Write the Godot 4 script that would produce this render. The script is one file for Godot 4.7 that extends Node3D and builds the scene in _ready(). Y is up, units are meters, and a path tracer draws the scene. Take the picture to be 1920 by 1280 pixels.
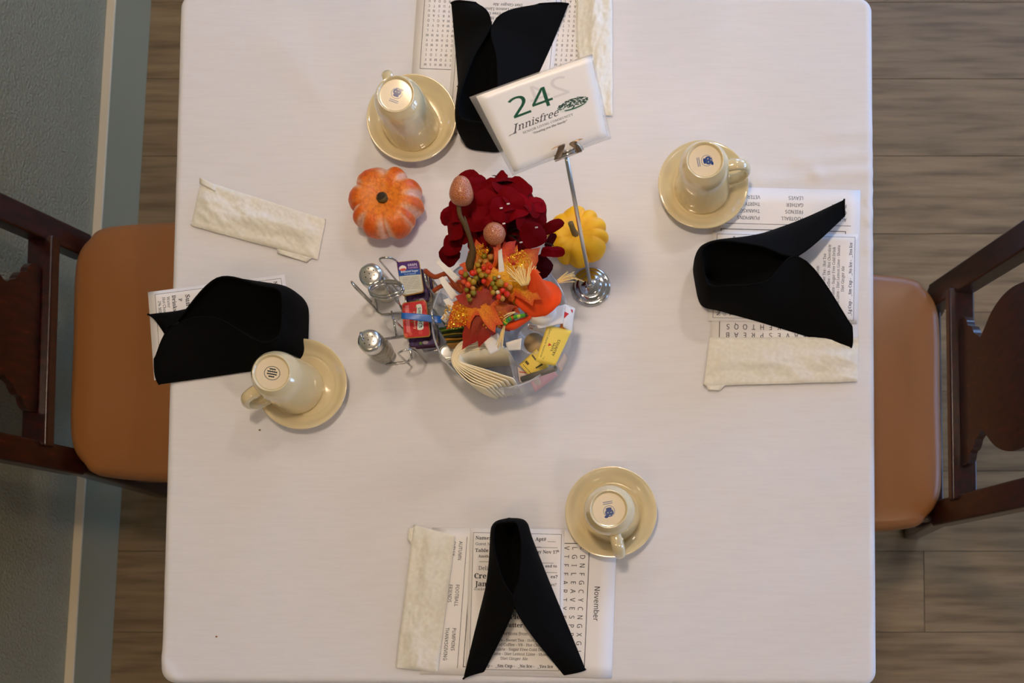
extends Node3D
# A restaurant table seen from above: cloth, four place settings, an autumn centrepiece, two chairs, floor and wall.
# Units are metres; the table top is at y = 0.75, the middle of the table near the origin.
const TOP := 0.75
var M := {}
var names := {}
var rng := RandomNumberGenerator.new()

func _ready() -> void:
	rng.seed = 7
	set_view_and_light()
	make_materials()
	build_room()
	build_table()
	build_chairs()
	build_place_settings()
	build_number_stand()
	build_pumpkins()
	build_condiments()
	build_acrylic_caddy()
	build_bouquet()

# ---------------------------------------------------------------- camera, sky, lamps
func set_view_and_light() -> void:
	var cam := Camera3D.new()
	cam.name = "camera"
	cam.projection = Camera3D.PROJECTION_FRUSTUM       # the photograph is an off-centre crop: a shifted lens
	cam.near = 0.05
	cam.far = 60.0
	var f := 1790.0                                    # focal length in pixels of a 1920 x 1280 frame
	cam.size = 1280.0 / f * cam.near
	cam.frustum_offset = Vector2(960.0 - 1240.0, 1034.0 - 640.0) / f * cam.near
	var t := deg_to_rad(2.75)
	cam.transform = Transform3D(Basis(Vector3(1, 0, 0), Vector3(0, sin(t), -cos(t)), Vector3(0, cos(t), sin(t))), Vector3(0.2216, 2.1500, 0.3794))
	var at := CameraAttributesPhysical.new()
	at.frustum_focal_length = 35.0
	at.exposure_aperture = 8.0
	at.frustum_focus_distance = 1.24
	cam.attributes = at
	add_child(cam)
	cam.current = true
	var we := WorldEnvironment.new()
	we.name = "world"
	var e := Environment.new()
	e.background_mode = Environment.BG_SKY
	var sm := ProceduralSkyMaterial.new()
	sm.sky_top_color = Color(0.52, 0.70, 1.0)
	sm.sky_horizon_color = Color(0.66, 0.82, 1.0)
	sm.ground_horizon_color = Color(0.62, 0.74, 0.88)
	sm.ground_bottom_color = Color(0.50, 0.50, 0.50)
	sm.sky_energy_multiplier = 1.0
	sm.sun_angle_max = 0.0
	var sky := Sky.new()
	sky.sky_material = sm
	e.sky = sky
	e.background_energy_multiplier = SKY_ENERGY
	e.tonemap_mode = Environment.TONE_MAPPER_LINEAR
	e.tonemap_exposure = EXPOSURE
	e.sdfgi_enabled = true
	e.ssao_enabled = true
	e.ssil_enabled = true
	we.environment = e
	add_child(we)
	var over := ["middle of the table", "floor beyond the far right corner of the table", "floor at the near left corner of the table", "near right corner of the table", "far left corner of the table"]
	for k in LAMPS.size():
		ceiling_lamp(LAMPS[k], over[k])

const SKY_ENERGY := 9.5
const EXPOSURE := 1.01
const CEILING := 2.9
const LAMPS := [Vector3(0.06, 1.25, -0.3), Vector3(1.1, 0.95, -1.6), Vector3(-0.5, 0.12, 1.4), Vector3(1.5, 0.35, 1.5), Vector3(-0.6, 0.1, -1.5)]      # x, strength, z

func ceiling_lamp(p: Vector3, over: String) -> void:
	var t := thing("ceiling_lamp", "round warm recessed ceiling lamp above the " + over, "lamp", Vector3(p.x, CEILING, p.z), "recessed ceiling lamps")
	var ring := mat(Color(0.9, 0.9, 0.88), 0.4)
	obj("trim_ring", lathe([Vector2(0.124, 0.004), Vector2(0.124, -0.006), Vector2(0.14, -0.006), Vector2(0.148, -0.001), Vector2(0.148, 0.004)], 32), ring, t)
	var glow := mat(Color(1, 0.95, 0.85), 0.5)
	glow.emission_enabled = true
	glow.emission = Color(1.0, 0.86, 0.70)
	glow.emission_energy_multiplier = 34.0
	obj("lamp_lens", lathe([Vector2(0.0, -0.004), Vector2(0.125, -0.003), Vector2(0.125, 0.003), Vector2(0.0, 0.003)], 32), glow, t)
	var l := SpotLight3D.new()
	l.name = "lamp_light"
	l.position = Vector3(0, -0.012, 0)
	l.rotation_degrees.x = -90
	l.spot_angle = 78
	l.spot_angle_attenuation = 0.6
	l.spot_range = 12
	l.spot_attenuation = 2
	l.light_color = Color(1.0, 0.915, 0.82) if p.z > -1.0 else Color(0.91, 0.955, 1.0)
	l.light_energy = p.y
	l.light_size = 0.11
	l.shadow_enabled = true
	t.add_child(l, true)

# ---------------------------------------------------------------- naming helpers
func numbered(called: String) -> String:
	names[called] = names.get(called, -1) + 1
	return called if names[called] == 0 else "%s_%03d" % [called, names[called]]

func thing(called: String, label: String, category: String, at := Vector3.ZERO, group := "") -> Node3D:
	var o := Node3D.new()
	o.name = numbered(called)
	add_child(o)
	o.position = at
	tag(o, label, category, group)
	return o

func tag(o: Node, label: String, category: String, group := "") -> void:
	o.set_meta("label", label)
	o.set_meta("category", category)
	if group != "":
		o.set_meta("group", group)

func obj(called: String, mesh: Mesh, m: Material, parent: Node = self, at := Vector3.ZERO) -> MeshInstance3D:
	var o := MeshInstance3D.new()
	o.mesh = mesh
	o.material_override = m
	o.cast_shadow = GeometryInstance3D.SHADOW_CASTING_SETTING_ON
	o.name = numbered(called) if parent == self else called
	if parent != self:
		var n := 0
		while parent.has_node(NodePath(String(o.name))):
			n += 1
			o.name = "%s_%03d" % [called, n]
	o.position = at
	parent.add_child(o, true)
	return o

func world_obj(called: String, mesh: Mesh, m: Material, t: Node3D) -> MeshInstance3D:
	return obj(called, mesh, m, t, -t.position)

func struct(called: String, mesh: Mesh, m: Material, parent: Node = self, at := Vector3.ZERO) -> MeshInstance3D:
	var o := obj(called, mesh, m, parent, at)
	if parent == self:
		o.set_meta("kind", "structure")
	return o

# ---------------------------------------------------------------- shape helpers
func grid(nu: int, nv: int, f: Callable, colour = null) -> ArrayMesh:
	var st := SurfaceTool.new()
	st.begin(Mesh.PRIMITIVE_TRIANGLES)
	for j in nv + 1:
		for i in nu + 1:
			var u := float(i) / nu
			var v := float(j) / nv
			st.set_uv(Vector2(u, v))
			if colour != null:
				st.set_color(colour.call(u, v))
			st.add_vertex(f.call(u, v))
	for j in nv:
		for i in nu:
			var a := j * (nu + 1) + i
			var b := a + nu + 1
			st.add_index(a); st.add_index(a + 1); st.add_index(b + 1)
			st.add_index(a); st.add_index(b + 1); st.add_index(b)
	st.generate_normals()
	return st.commit()

func lathe(profile: Array, n := 48, squash := Vector2.ONE) -> ArrayMesh:      # profile of (radius, y), walked upwards on the outside
	var p := profile
	return grid(n, p.size() - 1, func(u, v):
		var q: Vector2 = p[int(round(v * (p.size() - 1)))]
		var a = TAU * (0.0 if u > 0.9999 else u)
		return Vector3(q.x * cos(a) * squash.x, q.y, q.x * sin(a) * squash.y))

func smooth(points: Array, steps := 6) -> Array:      # Catmull-Rom through Vector2 or Vector3 points
	var out := []
	var n := points.size()
	for i in n - 1:
		var a = points[maxi(i - 1, 0)]
		var b = points[i]
		var c = points[i + 1]
		var d = points[mini(i + 2, n - 1)]
		for k in steps:
			out.append(b.cubic_interpolate(c, a, d, float(k) / steps))
	out.append(points[n - 1])
	return out

func tube(path: Array, radius, sides := 10, closed := false, flat := 1.0) -> ArrayMesh:
	var pts := path.duplicate()
	var n := pts.size()
	var rr := []
	for i in n:
		rr.append(radius[i] if radius is Array else radius)
	var tang := []
	for i in n:
		var a: Vector3 = pts[(i - 1 + n) % n] if closed else pts[maxi(i - 1, 0)]
		var b: Vector3 = pts[(i + 1) % n] if closed else pts[mini(i + 1, n - 1)]
		tang.append((b - a).normalized())
	var nrm := []
	var ref := Vector3.UP if absf(tang[0].y) < 0.9 else Vector3.RIGHT
	var cur: Vector3 = (ref - tang[0] * ref.dot(tang[0])).normalized()
	for i in n:
		cur = (cur - tang[i] * cur.dot(tang[i])).normalized()
		nrm.append(cur)
	if closed:
		pts.append(pts[0]); rr.append(rr[0]); tang.append(tang[0]); nrm.append(nrm[0])
	else:
		pts.push_front(pts[0]); rr.push_front(0.0); tang.push_front(tang[0]); nrm.push_front(nrm[0])
		pts.append(pts[-1]); rr.append(0.0); tang.append(tang[-1]); nrm.append(nrm[-1])
	var m := pts.size() - 1
	return grid(sides, m, func(u, v):
		var i := int(round(v * m))
		var a = TAU * (0.0 if u > 0.9999 else u)
		var bn: Vector3 = nrm[i].cross(tang[i])
		return pts[i] + (nrm[i] * cos(a) + bn * sin(a) * flat) * rr[i])

func rbox(size: Vector3, r := 0.003, seg := 2) -> ArrayMesh:      # a box with rounded edges and true normals
	r = minf(r, minf(size.x, minf(size.y, size.z)) * 0.499)
	var h := size / 2 - Vector3.ONE * r
	var st := SurfaceTool.new()
	st.begin(Mesh.PRIMITIVE_TRIANGLES)
	var cols := []
	for q in 4:
		for k in seg + 1:
			cols.append(Vector2(q, q * PI / 2 + k * PI / 2 / seg))
	cols.append(Vector2(0, TAU))
	var rows := []
	for k in seg + 1:
		rows.append(Vector2(-1, -PI / 2 + k * PI / 2 / seg))
	for k in seg + 1:
		rows.append(Vector2(1, k * PI / 2 / seg))
	for rw in rows:
		for c in cols:
			var d := Vector3(cos(rw.y) * cos(c.y), sin(rw.y), cos(rw.y) * sin(c.y))
			var q := int(c.x)
			var s := Vector3(1 if q == 0 or q == 3 else -1, rw.x, 1 if q < 2 else -1)
			var p := s * h + d * r
			st.set_normal(d)
			st.set_uv(Vector2(p.x, p.z))
			st.add_vertex(p)
	var nu := cols.size()
	for j in rows.size() - 1:
		for i in nu - 1:
			var a := j * nu + i
			var b := a + nu
			st.add_index(a); st.add_index(a + 1); st.add_index(b + 1)
			st.add_index(a); st.add_index(b + 1); st.add_index(b)
	for cap in 2:      # the flat faces above and below
		var row := (rows.size() - 1) * nu if cap else 0
		var y := 1.0 if cap else -1.0
		var ids := []
		for q in 4:
			ids.append(row + q * (seg + 1))
		if cap == 0:
			ids.reverse()
		st.add_index(ids[0]); st.add_index(ids[1]); st.add_index(ids[2])
		st.add_index(ids[0]); st.add_index(ids[2]); st.add_index(ids[3])
	return st.commit()

func join(list: Array) -> ArrayMesh:      # meshes, or [mesh, Transform3D]
	var st := SurfaceTool.new()
	st.begin(Mesh.PRIMITIVE_TRIANGLES)
	for m in list:
		if m is Array:
			st.append_from(m[0], 0, m[1])
		else:
			st.append_from(m, 0, Transform3D())
	return st.commit()

func extrude(outline: PackedVector2Array, th: float, bevel := 0.0015) -> ArrayMesh:      # outline in x,y; thickness along z
	if Geometry2D.is_polygon_clockwise(outline):
		outline.reverse()
	var n := outline.size()
	var inset := PackedVector2Array()
	for i in n:
		var d := (outline[(i + 1) % n] - outline[(i - 1 + n) % n]).normalized()
		inset.append(outline[i] + Vector2(-d.y, d.x) * bevel)
	var tris := Geometry2D.triangulate_polygon(inset)
	if tris.is_empty():
		inset = outline
		tris = Geometry2D.triangulate_polygon(inset)
	var st := SurfaceTool.new()
	st.begin(Mesh.PRIMITIVE_TRIANGLES)
	st.set_smooth_group(-1)
	for side in [1.0, -1.0]:
		for k in range(0, tris.size(), 3):
			var ids := [tris[k], tris[k + 1], tris[k + 2]]
			var a: Vector2 = inset[ids[0]]
			var ccw: bool = (inset[ids[1]] - a).cross(inset[ids[2]] - a) > 0
			if ccw == (side > 0):
				ids.reverse()
			for id in ids:
				st.add_vertex(Vector3(inset[id].x, inset[id].y, side * th / 2))
	var loops := [[inset, th / 2], [outline, th / 2 - bevel], [outline, -th / 2 + bevel], [inset, -th / 2]]
	for l in 3:
		for i in n:
			var k := (i + 1) % n
			var a := Vector3(loops[l][0][i].x, loops[l][0][i].y, loops[l][1])
			var b := Vector3(loops[l][0][k].x, loops[l][0][k].y, loops[l][1])
			var c := Vector3(loops[l + 1][0][k].x, loops[l + 1][0][k].y, loops[l + 1][1])
			var d := Vector3(loops[l + 1][0][i].x, loops[l + 1][0][i].y, loops[l + 1][1])
			st.add_vertex(a); st.add_vertex(b); st.add_vertex(c)
			st.add_vertex(a); st.add_vertex(c); st.add_vertex(d)
	st.generate_normals()
	return st.commit()

func ribbon(points: Array, y0: float, y1: float, th: float, lean := Vector3.ZERO) -> ArrayMesh:      # an upright strip along points, with thickness; lean shifts its foot
	var n := points.size()
	return grid(8, n + 1, func(u, v):
		var row := int(round(v * (n + 1)))
		var i := clampi(row - 1, 0, n - 1)
		if row == 0 or row == n + 1:      # closed ends
			return Vector3(points[i].x, (y0 + y1) / 2, points[i].z) + lean * 0.5 * (i / float(n - 1))
		var k := int(round(u * 8)) % 8
		var a: Vector3 = points[maxi(i - 1, 0)]
		var b: Vector3 = points[mini(i + 1, n - 1)]
		var d := (b - a).normalized()
		var side := Vector3(-d.z, 0, d.x) * th / 2
		var off: float = [-1, -1, -0.7, 0.7, 1, 1, 0.7, -0.7][k]
		var y: float = [y0 + 0.0003, y1 - 0.0003, y1, y1, y1 - 0.0003, y0 + 0.0003, y0, y0][k]
		var p: Vector3 = points[i] + side * off
		p.y = y
		return p + lean * ((y1 - y) / (y1 - y0)) * (i / float(n - 1)))

func slab_quad(c: Array, th: float, n := 10, lift = null) -> ArrayMesh:      # a thin sheet between four corners (top left, top right, bottom right, bottom left as read)
	return grid(n + 2, n + 2, func(u, v):
		var i := int(round(u * (n + 2)))
		var j := int(round(v * (n + 2)))
		var a := clampf((i - 1.0) / n, 0, 1)
		var b := clampf((j - 1.0) / n, 0, 1)
		var p: Vector3 = c[0].lerp(c[1], a).lerp(c[3].lerp(c[2], a), b)
		if lift != null:
			p.y += lift.call(a, b)
		if i == 0 or j == 0 or i == n + 2 or j == n + 2:
			p.y -= th
		return p)

func fix_uv_border(m: ArrayMesh, n: int) -> ArrayMesh:      # the texture of a slab_quad covers its face exactly
	var a := m.surface_get_arrays(0)
	var uv: PackedVector2Array = a[Mesh.ARRAY_TEX_UV]
	for i in uv.size():
		uv[i] = ((uv[i] * (n + 2) - Vector2.ONE) / n).clamp(Vector2.ZERO, Vector2.ONE)
	a[Mesh.ARRAY_TEX_UV] = uv
	var out := ArrayMesh.new()
	out.add_surface_from_arrays(Mesh.PRIMITIVE_TRIANGLES, a)
	return out

func blob(r: Vector3, nu := 16, nv := 10, bump := 0.0, seed_ := 0) -> ArrayMesh:
	var nz := FastNoiseLite.new()
	nz.seed = seed_
	nz.frequency = 1.3
	return grid(nu, nv, func(u, v):
		var a = TAU * (0.0 if u > 0.9999 else u)
		var b = PI * (v - 0.5)
		var d := Vector3(cos(b) * cos(a), sin(b), cos(b) * sin(a))
		return d * r * (1.0 + bump * nz.get_noise_3dv(d)))

func along(from: Vector3, to: Vector3) -> Transform3D:      # a frame at the middle whose y axis runs from -> to
	var y := (to - from).normalized()
	var x := (Vector3.RIGHT if absf(y.x) < 0.9 else Vector3.BACK)
	x = (x - y * x.dot(y)).normalized()
	return Transform3D(Basis(x, y, x.cross(y)), (from + to) / 2)

# ---------------------------------------------------------------- lettering drawn into pictures
var glyph_sheets := {}
var fonts := {}

func font(kind: String) -> SystemFont:
	if not fonts.has(kind):
		var f := SystemFont.new()
		f.font_names = ["Droid Serif" if kind.begins_with("serif") else "Droid Sans"]
		f.font_weight = 700 if kind.ends_with("bold") else 400
		fonts[kind] = f
	return fonts[kind]

func canvas(w: int, h: int, c: Color) -> Image:
	var im := Image.create(w, h, false, Image.FORMAT_RGB8)
	im.fill(c)
	return im

func write(im: Image, text: String, at: Vector2, size: int, kind := "serif", ink := Color(0.1, 0.1, 0.11), centred := false, shear := 0.0, wide := 1.0, mirror := false) -> float:
	var ts := TextServerManager.get_primary_interface()
	var sh := ts.create_shaped_text()
	ts.shaped_text_add_string(sh, text, font(kind).get_rids(), size)
	ts.shaped_text_shape(sh)
	var width := ts.shaped_text_get_size(sh).x * wide
	var pen := at.x - (width / 2 if centred else 0.0)
	var sz := Vector2i(size, 0)
	var W := im.get_width()
	var H := im.get_height()
	for g in ts.shaped_text_get_glyphs(sh):
		var rid: RID = g.font_rid
		ts.font_render_glyph(rid, sz, g.index)
		var page: int = ts.font_get_glyph_texture_idx(rid, sz, g.index)
		if page >= 0:
			var key := "%s %d %d %d" % [kind, size, page, g.index]
			if not glyph_sheets.has(key):
				var r: Rect2 = ts.font_get_glyph_uv_rect(rid, sz, g.index)
				glyph_sheets[key] = ts.font_get_texture_image(rid, sz, page).get_region(Rect2i(r))
			var src: Image = glyph_sheets[key]
			var off: Vector2 = ts.font_get_glyph_offset(rid, sz, g.index)
			for y in src.get_height():
				for xx in int(src.get_width() * wide):
					var a := src.get_pixel(mini(int(xx / wide), src.get_width() - 1), y).a * ink.a
					if a > 0.02:
						var py := int(at.y + off.y + y)
						var px := int(pen + off.x * wide + xx - (off.y + y) * shear)
						if mirror:
							px = int(2 * at.x) - px
						if px >= 0 and py >= 0 and px < W and py < H:
							im.set_pixel(px, py, im.get_pixel(px, py).lerp(Color(ink.r, ink.g, ink.b), a))
		pen += g.advance * wide
	ts.free_rid(sh)
	return pen

func rule(im: Image, x0: int, y0: int, x1: int, y1: int, t := 2, ink := Color(0.15, 0.15, 0.16)) -> void:
	im.fill_rect(Rect2i(mini(x0, x1), mini(y0, y1), maxi(absi(x1 - x0), t), maxi(absi(y1 - y0), t)), ink)

func frame(im: Image, x0: int, y0: int, x1: int, y1: int, t := 2) -> void:
	rule(im, x0, y0, x1, y0, t); rule(im, x0, y1, x1, y1, t); rule(im, x0, y0, x0, y1, t); rule(im, x1, y0, x1, y1 + t, t)

func spot(im: Image, c: Vector2, r: Vector2, ink: Color) -> void:
	for y in range(int(c.y - r.y), int(c.y + r.y) + 1):
		for x in range(int(c.x - r.x), int(c.x + r.x) + 1):
			if x >= 0 and y >= 0 and x < im.get_width() and y < im.get_height() and ((Vector2(x, y) - c) / r).length() <= 1.0:
				im.set_pixel(x, y, im.get_pixel(x, y).lerp(Color(ink.r, ink.g, ink.b), ink.a))

func printed(im: Image, rough := 0.7) -> StandardMaterial3D:
	var m := mat(Color.WHITE, rough)
	m.albedo_texture = ImageTexture.create_from_image(im)
	m.texture_repeat = false
	return m

# ---------------------------------------------------------------- materials
func mat(c: Color, rough := 0.6, metal := 0.0) -> StandardMaterial3D:
	var m := StandardMaterial3D.new()
	m.albedo_color = c
	m.roughness = rough
	m.metallic = metal
	m.cull_mode = BaseMaterial3D.CULL_DISABLED
	return m

func noise_tex(seed_: int, freq: float, size := 512, octaves := 4, ramp: Gradient = null, warp := 0.0, kind := FastNoiseLite.TYPE_SIMPLEX_SMOOTH) -> NoiseTexture2D:
	var n := FastNoiseLite.new()
	n.seed = seed_
	n.frequency = freq
	n.noise_type = kind
	n.fractal_octaves = octaves
	if warp > 0:
		n.domain_warp_enabled = true
		n.domain_warp_amplitude = warp
		n.domain_warp_frequency = freq * 0.6
	var t := NoiseTexture2D.new()
	t.width = size
	t.height = size
	t.seamless = true
	t.noise = n
	if ramp:
		t.color_ramp = ramp
	return t

func ramp(list: Array) -> Gradient:
	var g := Gradient.new()
	var off := PackedFloat32Array()
	var col := PackedColorArray()
	for a in list:
		off.append(a[0]); col.append(a[1])
	g.offsets = off
	g.colors = col
	return g

func relief(m: StandardMaterial3D, t: Texture2D, depth: float) -> void:
	m.heightmap_enabled = true
	m.heightmap_texture = t
	m.heightmap_scale = depth

func triplanar(m: StandardMaterial3D, scale_: Vector3, world := false) -> void:
	m.uv1_triplanar = true
	m.uv1_world_triplanar = world
	m.uv1_scale = scale_

func clear(c: Color, alpha: float, rough := 0.03) -> StandardMaterial3D:
	var m := mat(Color(c.r, c.g, c.b, alpha), rough)
	m.transparency = BaseMaterial3D.TRANSPARENCY_ALPHA
	return m

func make_materials() -> void:
	# white cotton tablecloth, its horizontal slubs a faint relief
	M.cloth = mat(Color(0.912, 0.908, 0.925), 0.9)
	M.cloth.rim_enabled = true
	M.cloth.rim = 0.2
	M.cloth.albedo_texture = noise_tex(3, 0.02, 512, 5, ramp([[0.0, Color(0.988, 0.987, 0.986)], [0.6, Color(1, 1, 1)]]))
	triplanar(M.cloth, Vector3(1.2, 1.2, 14), true)
	relief(M.cloth, noise_tex(5, 0.05, 512, 4), 0.004)
	# black table napkins
	M.black = mat(Color(0.05, 0.05, 0.055), 0.95)
	M.black.specular_mode = BaseMaterial3D.SPECULAR_SCHLICK_GGX
	M.black.metallic_specular = 0.2
	relief(M.black, noise_tex(8, 0.2, 256, 2), 0.01)
	triplanar(M.black, Vector3(30, 30, 30))
	# glazed stoneware
	M.glaze = mat(Color(0.89, 0.825, 0.655), 0.10)
	M.glaze.metallic_specular = 0.9
	M.glaze.clearcoat_enabled = true
	M.glaze.clearcoat = 1.0
	M.glaze.clearcoat_roughness = 0.05
	# tissue of the cutlery sleeves
	M.tissue = mat(Color(0.97, 0.96, 0.93), 0.7)
	M.tissue.backlight_enabled = true
	M.tissue.backlight = Color(0.25, 0.24, 0.22)
	M.tissue.albedo_texture = noise_tex(12, 0.05, 256, 5, ramp([[0.0, Color(0.94, 0.93, 0.90)], [1.0, Color(1, 1, 1)]]))
	triplanar(M.tissue, Vector3(9, 9, 9))
	relief(M.tissue, noise_tex(13, 0.03, 256, 3), 0.02)
	M.paper = mat(Color(0.95, 0.94, 0.94), 0.8)
	M.napkin = mat(Color(0.985, 0.94, 0.82), 0.9)
	M.napkin.backlight_enabled = true
	M.napkin.backlight = Color(0.2, 0.19, 0.16)
	M.chrome = mat(Color(0.80, 0.80, 0.80), 0.13, 1.0)
	M.steel = mat(Color(0.86, 0.86, 0.85), 0.28, 1.0)
	M.clear = clear(Color(0.93, 0.95, 0.97), 0.16)
	M.clear_thin = clear(Color(0.95, 0.96, 0.98), 0.11)
	M.glass = clear(Color(0.66, 0.68, 0.64), 0.22)
	# dark red-brown varnished chair wood with worn streaks
	M.wood = mat(Color(1, 1, 1), 0.32)
	M.wood.albedo_texture = noise_tex(21, 0.012, 512, 5, ramp([[0.0, Color(0.09, 0.02, 0.013)], [0.45, Color(0.17, 0.042, 0.025)], [0.8, Color(0.22, 0.06, 0.035)], [0.93, Color(0.29, 0.09, 0.05)], [1.0, Color(0.46, 0.20, 0.10)]]), 30)
	triplanar(M.wood, Vector3(9, 3, 9))
	M.wood.clearcoat_enabled = true
	M.wood.clearcoat = 0.5
	M.wood.clearcoat_roughness = 0.2
	relief(M.wood, noise_tex(22, 0.05, 256, 3), 0.015)
	# tan vinyl
	M.vinyl = mat(Color(0.61, 0.40, 0.215), 0.38)
	relief(M.vinyl, noise_tex(23, 0.2, 256, 3), 0.008)
	triplanar(M.vinyl, Vector3(14, 14, 14))
	# wall paint with an orange-peel texture
	M.wall = mat(Color(0.575, 0.55, 0.44), 0.55)
	relief(M.wall, noise_tex(31, 0.035, 512, 4), 0.2)
	triplanar(M.wall, Vector3(6.5, 6.5, 6.5), true)
	M.trim = mat(Color(0.60, 0.575, 0.455), 0.45)
	M.trim_top = mat(Color(0.86, 0.80, 0.67), 0.5)
	M.ceiling = mat(Color(0.9, 0.89, 0.87), 0.9)
	M.subfloor = mat(Color(0.25, 0.21, 0.17), 0.9)
	M.planks = []
	for k in 5:
		var tone: float = [0.0, 0.035, -0.03, 0.02, -0.015][k]
		var m := mat(Color(0.97 + tone, 0.97 + tone, 0.97 + tone), 0.5)
		m.albedo_texture = noise_tex(40 + k, 0.007, 1024, 5, ramp([[0.0, Color(0.44, 0.355, 0.235)], [0.28, Color(0.51, 0.42, 0.285)], [0.5, Color(0.56, 0.465, 0.325)], [0.75, Color(0.59, 0.495, 0.35)], [1.0, Color(0.63, 0.535, 0.38)]]), 40)
		triplanar(m, Vector3(0.32, 1, 3.6))
		m.uv1_offset = Vector3(0.17 * k, 0.1, 0.31 * k)
		m.detail_enabled = true
		m.detail_blend_mode = BaseMaterial3D.BLEND_MODE_MUL
		m.detail_uv_layer = BaseMaterial3D.DETAIL_UV_1
		m.detail_albedo = noise_tex(50, 0.03, 512, 4, ramp([[0.0, Color(0.86, 0.85, 0.83)], [0.6, Color(1, 1, 1)]]))
		relief(m, m.albedo_texture, 0.02)
		M.planks.append(m)
	M.felt = mat(Color(0.93, 0.30, 0.05), 0.95)
	M.felt.rim_enabled = true
	M.felt.rim = 0.3
	relief(M.felt, noise_tex(60, 0.2, 256, 3), 0.02)
	triplanar(M.felt, Vector3(20, 20, 20))

# ---------------------------------------------------------------- floor, walls, ceiling, windows
func build_room() -> void:
	# floor of vinyl planks 0.182 m wide, laid along x
	var floor_slab := struct("floor", rbox(Vector3(6.4, 0.1, 7.2), 0.002), M.subfloor, self, Vector3(1.7, -0.0560, 0.2))
	var plank_mesh := rbox(Vector3(1.2192, 0.006, 0.1814), 0.0008, 1)
	var row := 0
	var z := 0.366 - 0.182 * 21
	while z < 3.75:
		var start: float = 0.813 - 1.22 * 3 if row == 21 else -3.64 + fmod(row * 0.083, 0.2)
		var x := start + 0.61
		while x < 4.9:
			if x > -1.65:
				var p := struct("plank", plank_mesh, M.planks[(row * 3 + int(x * 2.1 + 9) * 2) % 5], floor_slab, Vector3(x, 0.0, z) - floor_slab.position + Vector3(0, -0.003, 0))
				p.rotation.y = PI if (row + int(x + 9)) % 2 else 0.0
			x += 1.22
		z += 0.182
		row += 1
	# the wall beside the table, turned a little against it
	var turn := deg_to_rad(-1.9)
	var wl := struct("wall_left", rbox(Vector3(0.16, CEILING, 7.4), 0.002), M.wall, self, Vector3(-0.9935 - 0.0175 - 0.08, CEILING / 2, 0.0))
	wl.rotation.y = turn
	var bb := struct("baseboard_left", rbox(Vector3(0.0165, 0.136, 7.4), 0.001, 1), M.trim, self, Vector3(-0.9935 - 0.0085, 0.068, 0.0))
	bb.rotation.y = turn
	struct("baseboard_cap", rbox(Vector3(0.0185, 0.005, 7.4), 0.001, 1), M.trim_top, bb, Vector3(0.0, 0.0695, 0.0))
	struct("ceiling", rbox(Vector3(6.6, 0.12, 7.4), 0.002), M.ceiling, self, Vector3(1.7, CEILING + 0.06, 0.2))
	struct("wall_near", rbox(Vector3(6.6, CEILING, 0.16), 0.002), mat(Color(0.80, 0.74, 0.64), 0.8), self, Vector3(1.7, CEILING / 2, 3.85))
	# far wall and right-hand wall with the windows that light the table
	windowed_wall("wall_far", "window_1", Vector3(1.7, 0, -3.45), 0.0, 6.6, [Vector2(-0.4, 1.15), Vector2(1.4, 1.15)])
	windowed_wall("wall_right", "window_2", Vector3(4.95, 0, 0.2), -PI / 2, 7.4, [Vector2(-2.3, 1.3), Vector2(-0.5, 1.3), Vector2(1.3, 1.3)])

func windowed_wall(called: String, win: String, at: Vector3, turn: float, length: float, openings: Array) -> void:
	var paint := mat(Color(0.82, 0.80, 0.74), 0.8)
	var pieces := []
	var sill := 0.75
	var head := 2.45
	pieces.append([rbox(Vector3(length, sill, 0.16), 0.001, 1), Transform3D(Basis(), Vector3(0, sill / 2, 0))])
	pieces.append([rbox(Vector3(length, CEILING - head, 0.16), 0.001, 1), Transform3D(Basis(), Vector3(0, (CEILING + head) / 2, 0))])
	var x := -length / 2
	for o in openings:
		var w: float = o.x - o.y / 2 - x
		pieces.append([rbox(Vector3(w, head - sill, 0.16), 0.001, 1), Transform3D(Basis(), Vector3(x + w / 2, (head + sill) / 2, 0))])
		x = o.x + o.y / 2
	pieces.append([rbox(Vector3(length / 2 - x, head - sill, 0.16), 0.001, 1), Transform3D(Basis(), Vector3((x + length / 2) / 2, (head + sill) / 2, 0))])
	var wl := struct(called, join(pieces), paint, self, at)
	wl.rotation.y = turn
	var white := mat(Color(0.9, 0.9, 0.89), 0.45)
	var n := 0
	for o in openings:
		var t := Node3D.new()
		t.name = "%s%s" % [win, ["", "1", "2"][n]] if n else win
		n += 1
		add_child(t, true)
		t.set_meta("kind", "structure")
		t.position = at + Vector3(o.x, 0, 0).rotated(Vector3.UP, turn)
		t.rotation.y = turn
		var hh := head - sill
		var f := []
		for s in [-1.0, 1.0]:
			f.append([rbox(Vector3(0.05, hh, 0.1), 0.004), Transform3D(Basis(), Vector3(s * (o.y / 2 - 0.025), (head + sill) / 2, 0))])
			f.append([rbox(Vector3(o.y, 0.05, 0.1), 0.004), Transform3D(Basis(), Vector3(0, (head + sill) / 2 + s * (hh / 2 - 0.025), 0))])
		f.append([rbox(Vector3(o.y, 0.035, 0.06), 0.004), Transform3D(Basis(), Vector3(0, (head + sill) / 2, 0))])
		obj("window_frame", join(f), white, t)
		obj("window_pane", rbox(Vector3(o.y - 0.08, hh - 0.08, 0.004), 0.001, 1), clear(Color(1, 1, 1), 0.05, 0.0), t, Vector3(0, (head + sill) / 2, 0))

# ---------------------------------------------------------------- table and cloth
const HX := 0.5245
const HZ := 0.5195
const MID := Vector3(0.0145, 0.0, -0.0125)

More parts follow.
